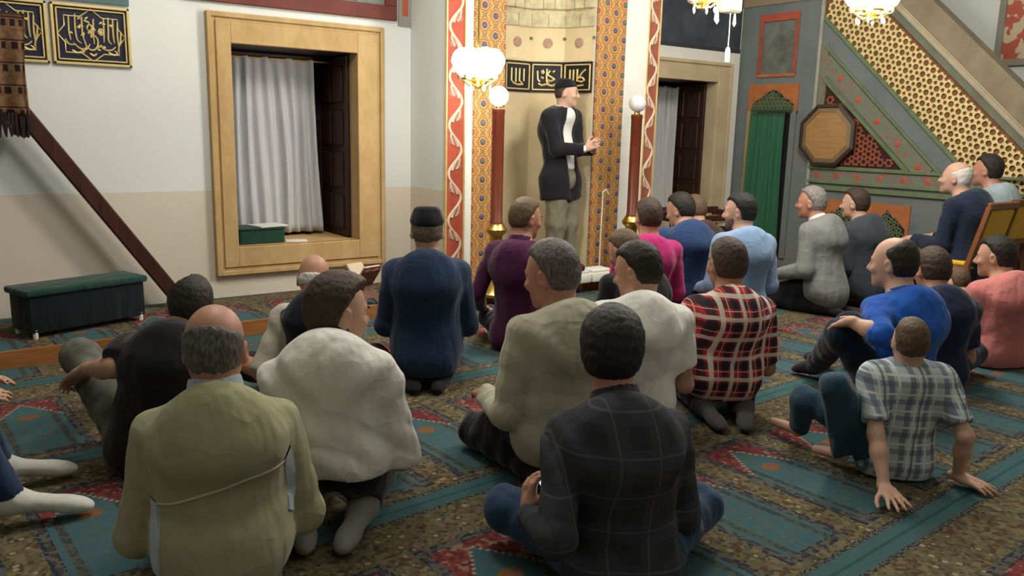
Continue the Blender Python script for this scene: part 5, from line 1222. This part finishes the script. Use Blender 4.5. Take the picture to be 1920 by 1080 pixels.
PEOPLE = [
    dict(pos=(0.568, 2.062, 0.0), face=15.8, head=(0.0, 0.03, 0.69), s=0.97,
         near=1, shw=.152, slump=.065, hyaw=14, hpitch=2, label='balding grey-haired man in a khaki jacket with pale blue collar, nearest on the left', hair='fringe', cut=(((0, .02, .0), (0, 1, -.25), .012), ((0, 0, .036), (0, .55, 1), .03)), hairm=HAIR_SALT, skin=SKIN_C, topm=JK_KHAKI, garment='jacket', bulk=1.10, armw=1.12, hem=-.10, tail=(0, -.10, -.02), colm=SH_PALE, colh=.08, trm=TR_DARK, extra=(back_strip('back_seam', [(-.15, .335), (-.05, .375), (.05, .405), (.16, .420)], .0035, SEAM), back_strip('side_panel', [(-.155, .34), (-.158, .20), (-.15, .08)], .004, SH_PALE, .022), back_strip('side_panel', [(.16, .44), (.168, .36), (.165, .27)], .004, SH_PALE, .018))),   # A
    dict(pos=(0.994, 2.316, 0.0), face=31.8, head=(0.0, 0.12, 0.671), s=1.0,
         near=1, hyaw=55, hpitch=10, label='young man in a white jacket with dark collar, kneeling with face turned right', hair='quiff', hairm=HAIR_BROWN, skin=SKIN_B, topm=JK_WHITE, garment='jacket', bulk=1.04, armw=1.2, hem=-.0, cuthem=.185, hemw=1.10, bend=.015, slump=.075, colm=TR_NAVY, colh=.10, trm=TR_BLACK, sockm=SOCK_GREY, fold=.012, seed=3, extra=(back_strip('hem_label', [(.072, .22), (.074, .15)], .004, LABELW, .017),)),   # B
    dict(pos=(1.492, 1.514, 0.0), face=31.0, head=(-0.03, 0.1, 0.661), s=0.97, wl=(-0.258, 0.03, 0.201), xwl=(-0.207, -0.162, 0.231),
         near=1, shw=.150, slump=.085, pose='cross', hyaw=10, hpitch=12, label='black-haired man in a dark grey checked shirt sitting cross-legged with a phone, nearest', hair='thick', hairm=HAIR_BLACK, mess=.0018, skin=SKIN_C, topm=SH_CHECK, bulk=1.06, hem=-.05, colh=.05, trm=TR_JEANS, sockm=SOCK_BLACK, fold=.007, seed=5, hl=dict(fwd=(.05, .35, .95), palm=(.9, .3, 0), curl=.95)),   # C
    dict(pos=(1.794, 2.181, 0.0), face=6.7, head=(0.0, 0.07, 0.756), s=1.0,
         near=1, hyaw=-28, hpitch=14, label='grey-haired man in a pale khaki jacket kneeling, face turned left', hair='short', hairm=HAIR_SALT, skin=SKIN_C, topm=JK_STONE, garment='jacket', bulk=1.08, hem=-.08, tail=(0, -.06, -.05), cuthem=.10, colh=.035, trm=TR_BLACK, sockm=SOCK_BLACK, fold=.008, seed=7),   # D
    dict(pos=(2.284, 2.294, 0.0), face=36.7, head=(0.0, 0.06, 0.713), s=0.96,
         near=1, hyaw=-58, hpitch=16, label='dark-haired man in a plain white T-shirt seen from behind, face turned left', hair='short', hairm=HAIR_DARK, skin=SKIN_A, topm=TS_WHITE, sleeve='short', garment='tshirt', bulk=1.05, waist=1.05, colh=.014, trm=TR_BLACK, fold=.005, seed=2),   # E
    dict(pos=(2.858, 2.314, 0.0), face=34.8, head=(0.0, 0.05, 0.695), s=0.97,
         near=1, hyaw=-14, hpitch=8, label='man with cropped dark hair in a red, black and white plaid short-sleeved shirt', hair='short', hairm=HAIR_BROWN, skin=SKIN_D, topm=SH_PLAID, sleeve='short', slen=.85, hem=-.10, colh=.035, trm=TR_BLACK, sockm=SOCK_DARK, cuthem=.09, seed=4, wl=(-.20, .16, .18)),   # F
    dict(pos=(1.988, 3.463, 0.0), face=30.0, head=(0.0, 0.03, 0.764), s=0.98,
         near=1, hyaw=0, hpitch=4, label='man in a navy suit jacket and round black cap kneeling upright', hair='under_cap', hairm=HAIR_STUB, cap=True, skin=SKIN_B, topm=JK_NAVY, garment='jacket', bulk=1.08, hem=-.10, tail=(0, -.10, -.09), cuthem=.075, colh=.036, fold=.0025, trm=TR_BLACK, sockm=SOCK_BLACK, eyes=False, wd=1.03),   # G
    dict(pos=(2.741, 3.704, 0.0), face=58.9, head=(0.0, 0.06, 0.767), s=0.95,
         near=2, pose='cross', hyaw=32, hpitch=10, label='man in a deep purple shirt sitting cross-legged before the mihrab', hair='short', hairm=HAIR_LIGHT, skin=SKIN_C, topm=SH_PURPLE, bulk=1.0, colh=.04, trm=TR_NAVY, sockm=SOCK_BLACK, wl=(-.30, .12, .20), ewl=(-.9, -.6, .1)),   # H
    dict(pos=(2.986, 3.003, 0.0), face=13.8, head=(0.0, 0.16, 0.64), s=0.92,
         near=2, pose='cross', hyaw=-20, hpitch=30, label='man in a black sweater bending forward, half hidden behind the white T-shirt', hair='short', hairm=HAIR_LIGHT, skin=SKIN_A, topm=TS_BLACK, colh=.02, trm=TR_DARK, sockm=SOCK_BLACK, bend=.09),   # I
    dict(pos=(3.554, 3.509, 0.0), face=35.5, head=(0.0, 0.04, 0.76), s=0.95,
         near=2, hyaw=-15, hpitch=10, label='man in a bright magenta shirt kneeling near the right candle', hair='short', hairm=HAIR_BROWN, skin=SKIN_C, topm=SH_MAGENTA, colh=.03, trm=TR_BLACK),   # J
    dict(pos=(4.169, 3.759, 0.0), face=25.6, head=(0.0, 0.14, 0.748), s=0.98,
         near=2, hyaw=-40, hpitch=18, label='man in a dark blue denim shirt leaning forward beside the magenta shirt', hair='short', hairm=HAIR_DARK, skin=SKIN_A, topm=SH_DENIM, bulk=1.08, bend=.08, colh=.035, trm=TR_BLACK),   # K
    dict(pos=(4.651, 4.055, 0.0), face=18.6, head=(0.0, 0.12, 0.705), s=0.93,
         near=3, hyaw=-20, hpitch=16, label='brown-haired man almost wholly hidden beyond the denim shirt', hair='short', hairm=HAIR_LIGHT, skin=SKIN_A, topm=SH_BROWN, colh=.03, trm=TR_BLACK, eyes=False),   # K2
    dict(pos=(4.166, 3.278, 0.0), face=23.6, head=(0.0, 0.08, 0.789), s=0.97,
         near=2, hyaw=-48, hpitch=6, label='black-haired man in a light blue shirt facing left before the green curtain', hair='short', hairm=HAIR_BLACK, skin=SKIN_B, beard=True, topm=SH_SKY, bulk=1.05, colh=.03, trm=TR_BLACK),   # L
    dict(pos=(5.246, 3.426, 0.0), face=-5.8, head=(0.0, 0.12, 0.796), s=0.97,
         near=2, hyaw=-15, hpitch=4, label='grey-haired man in a grey sweater with white collar kneeling in profile', hair='short', hairm=HAIR_GREY, skin=SKIN_C, topm=SW_GREY, garment='sweater', fold=.002, bulk=1.10, armw=1.15, tail=(0, -.08, -.06), colm=TS_WHITE, colh=.05, trm=TR_BLACK, sockm=SOCK_BLACK),   # M
    dict(pos=(5.768, 3.43, 0.0), face=0.8, head=(0.0, 0.1, 0.774), s=0.97,
         near=2, hyaw=-15, hpitch=4, label='brown-haired man in a charcoal blazer kneeling beside the grey sweater', hair='short', hairm=HAIR_BROWN, skin=SKIN_B, topm=JK_CHAR, garment='jacket', bulk=1.12, tail=(0, -.08, -.08), shirtm=SH_PURPLE, colh=.04, trm=TR_BLACK, sockm=SOCK_BLACK),   # N
    dict(pos=(3.593, 1.894, 0.0), face=13.1, head=(0.0, 0.1, 0.699), s=1.0, wl=(-0.317, 0.016, 0.456), xwl=(-0.269, -0.122, 0.423), wr=(-0.147, 0.154, 0.403), kl=(-0.276, 0.092, 0.379), kr=(-0.03, 0.292, 0.347), al=(0.024, 0.547, 0.07), tl=(-0.006, 0.621, 0.04), ar=(0.212, 0.682, 0.07), tr=(0.221, 0.791, 0.04),
         near=1, pose='kneeup', hyaw=-22, hpitch=6, label='balding man in a royal blue shirt sitting with arms round his knees', hair='short', cut=(((0, .02, .0), (0, 1, -.12), .012), ((0, -.01, .072), (0, .8, 1), .03)), hairm=HAIR_DARK, skin=SKIN_B, topm=SH_ROYAL, sleeve='rolled', bulk=1.06, colh=.035, trm=TR_NAVY, sockm=SOCK_BLACK, bend=.055, hem=-.06, hr=dict(fwd=(-1, .2, -.2), palm=(0, -1, -.2)), hl=dict(fwd=(.1, .9, -.4), palm=(.2, -.3, -1)), ewr=(.7, -.2, -.6), ewl=(-.7, -.2, -.6)),   # O
    dict(pos=(4.17, 2.033, 0.0), face=41.3, head=(0.0, 0.13, 0.593), s=0.98,
         near=1, pose='cross', hyaw=-12, hpitch=14, label='man in a navy T-shirt sitting hunched behind the royal blue shirt', hair='short', hairm=HAIR_BROWN, skin=SKIN_C, topm=TS_NAVY, sleeve='short', garment='tshirt', bulk=1.04, bend=.06, colh=.012, trm=TR_NAVY, eyes=False),   # P
    dict(pos=(5.094, 2.355, 0.0), face=24.6, head=(0.0, 0.05, 0.41), s=0.72,
         near=2, pose='cross', hyaw=-10, hpitch=8, cat='child', label='small child in dark clothes between the navy and pink shirts', hair='short', hairm=HAIR_LIGHT, skin=SKIN_B, topm=TS_NAVY, colh=.012, trm=TR_DARK, eyes=False, shw=.15),   # Q
    dict(pos=(4.917, 2.039, 0.0), face=24.7, head=(0.0, 0.1, 0.615), s=0.98,
         near=1, pose='cross', hyaw=-34, hpitch=8, label='dark-haired man in a pink polo shirt at the right edge', hair='short', hairm=HAIR_DARK, skin=SKIN_A, topm=SH_PINK, sleeve='short', bulk=1.06, waist=1.04, bend=.055, hem=-.10, colh=.03, trm=TR_DARK, seed=6),   # R
    dict(pos=(2.917, 1.52, 0.0), face=40.1, head=(0.0, -0.03, 0.53), s=0.76, wl=(-0.126, -0.279, 0.035), wr=(0.2, -0.092, 0.035), kl=(-0.274, -0.099, 0.36), al=(-0.19, 0.004, 0.06), tl=(-0.254, 0.111, 0.035), kr=(-0.292, 0.197, 0.209), ar=(-0.285, 0.254, 0.06), tr=(-0.353, 0.401, 0.04),
         near=1, pose='kneeup', hyaw=4, hpitch=-4, cat='child', label='boy in a blue and white plaid shirt leaning back on both hands', hair='buzz', hairm=HAIR_LIGHT, skin=SKIN_B, topm=SH_BOY, sleeve='short', slen=.80, bulk=1.12, waist=1.08, hem=-.10, colh=.025, trm=TR_TEAL, sockm=None, eyes=False, shw=.165, bend=-.02, slump=.03, ewr=(.2, -.6, .3), ewl=(-.2, -.6, .3), hl=dict(fwd=(.1, -1, -.1), palm=(0, .1, -1), curl=.18, spread=.16, s=1.1), hr=dict(fwd=(.75, -.7, -.1), palm=(0, .1, -1), curl=.22, spread=.12, s=1.1), armw=1),   # S
    dict(pos=(5.795, 2.691, 0.0), face=0.6, head=(0.0, 0.12, 1.008), s=0.95,
         near=2, pose='chair', hyaw=-12, hpitch=-2, label='white-haired elder in a dark navy jacket sitting on the left chair', hair='fringe', hairm=HAIR_WHITE, skin=SKIN_B, topm=JK_DNAVY, garment='jacket', bulk=1.10, hem=-.08, colh=.035, trm=TR_GREY, sockm=SOCK_BLACK),   # T
    dict(pos=(6.339, 2.764, 0.0), face=4.3, head=(0.0, 0.1, 1.054), s=0.96,
         near=2, pose='chair', hyaw=-12, hpitch=2, label='dark-haired man in a pale blue shirt sitting on the right chair', hair='short', hairm=HAIR_DARK, skin=SKIN_C, topm=SH_SKYP, bulk=1.06, hem=-.06, colh=.035, trm=TR_DARK, sockm=SOCK_BLACK),   # U
    dict(pos=(4.167, 5.105, 0.085), face=167.8, head=(0.0, 0.02, 1.472), s=0.9,
         near=2, pose='stand', hyaw=-30, hpitch=3, label='standing man in a black blazer, white shirt and black cap before the mihrab', hair='under_cap', hairm=HAIR_BROWN, cap=True, skin=SKIN_B, topm=JK_BLACK, garment='blazer', bulk=1.22, shw=.172, hem=-.05, skirt=-.16, shirtm=TS_WHITE, colm=TS_WHITE, colh=.045, trm=TR_KHAKI, trw=1.25, sockm=SOCK_BLACK, shoe=False, wr=(.04, .25, 1.04), wl=(-.08, .24, 1.03), hr=dict(fwd=(-.5, .6, .45), palm=(-.7, -.5, 0), curl=.35, spread=.05), hl=dict(fwd=(.5, .6, .4), palm=(.7, -.5, 0), curl=.35, spread=.05), ewr=(.6, -.7, -.3), ewl=(-.6, -.7, -.3)),   # V
    dict(pos=(0.62, 3.074, 0.0), face=16.2, head=(0.13, 0.16, 0.571), s=0.97, wl=(-0.238, 0.137, 0.346), xwl=(-0.125, -0.025, 0.388), kl=(-0.286, 0.347, 0.341), al=(-0.196, 0.91, 0.06),
         near=1, pose='cross', hyaw=-8, hpitch=16, hroll=10, label='man with a bald spot in a black T-shirt leaning on his knee, left', hair='short', spot=(-.045, .005, .10), hairm=HAIR_DARK, skin=SKIN_A, topm=TS_BLACK, sleeve='short', garment='tshirt', bulk=1.12, bend=.06, colh=.014, trm=TR_CAMO, sockm=SOCK_GREY, eyes=False, hl=dict(fwd=(-.6, .5, -.5), palm=(0, -.3, -1), curl=.5)),   # W
    dict(pos=(1.416, 3.441, 0.0), face=16.3, head=(0.0, 0.2, 0.546), s=0.95,
         near=1, pose='cross', hyaw=14, hpitch=24, label='old bald man in a black waistcoat over a white short-sleeved shirt', hair='fringe', cut=(((0, .02, .0), (0, 1, -.25), .012), ((0, 0, -.005), (0, .1, 1), .02)), hairm=HAIR_WHITE, skin=SKIN_C, topm=SH_OFFW, sleeve='short', slen=1.0, vestm=VEST, bulk=1.02, bend=.10, colh=.02, trm=TR_BROWN, sockm=SOCK_BEIGE, wl=(-.40, .16, .22), ewl=(-.8, -.6, .4)),   # X
    dict(pos=(-0.339, 3.026, 0), face=97.0, head=(0, .05, .74), s=.97, near=2, pose='kneeup', tr=(0.168, 0.68, .04), tl=(-0.168, 0.64, .04), ar=(0.151, 0.49, .085), al=(-0.151, 0.45, .085), kr=(0.134, 0.35, .45), kl=(-0.134, 0.31, .45),
         label='seated person in jeans and white socks cut off by the left edge', hair='short', hairm=HAIR_DARK, topm=TS_NAVY, trm=TR_JEANSB, sockm=SOCK_WHITE, eyes=False),   # Y
]
for sp_ in PEOPLE: make_person(sp_)
for sp_, lb in ((next(p for p in PEOPLE if 'left chair' in p['label']), 'mustard padded wooden chair under the white-haired elder'), (next(p for p in PEOPLE if 'right chair' in p['label']), 'mustard padded wooden chair under the man in the pale blue shirt')):
    a_ = math.radians(sp_['face']); p_ = sp_['pos']; chair((p_[0] + .085 * math.sin(a_), p_[1] + .085 * math.cos(a_), 0), sp_['face'], lb)
# phone in the hand of the nearest man
ph = empty('phone', (1.364, 1.654, 0.253), -R_(31)); tag(ph, 'small phone with a lit screen in the left hand of the nearest man', 'phone')
Mp = Matrix.Rotation(R_(-40), 4, 'X') @ Matrix.Rotation(R_(-20), 4, 'Y')
b = MB(); b.box((-.034, -.005, -.065), (.034, .005, .065), Mp, .004); b.build('phone_body', plain('phone_dark', (.02, .02, .022), .3), ph)
b = MB(); b.box((-.030, -.0058, -.056), (.030, -.0048, .056), Mp); b.build('screen', emit('screen_lit', (.75, .95, .92), 1.2), ph)
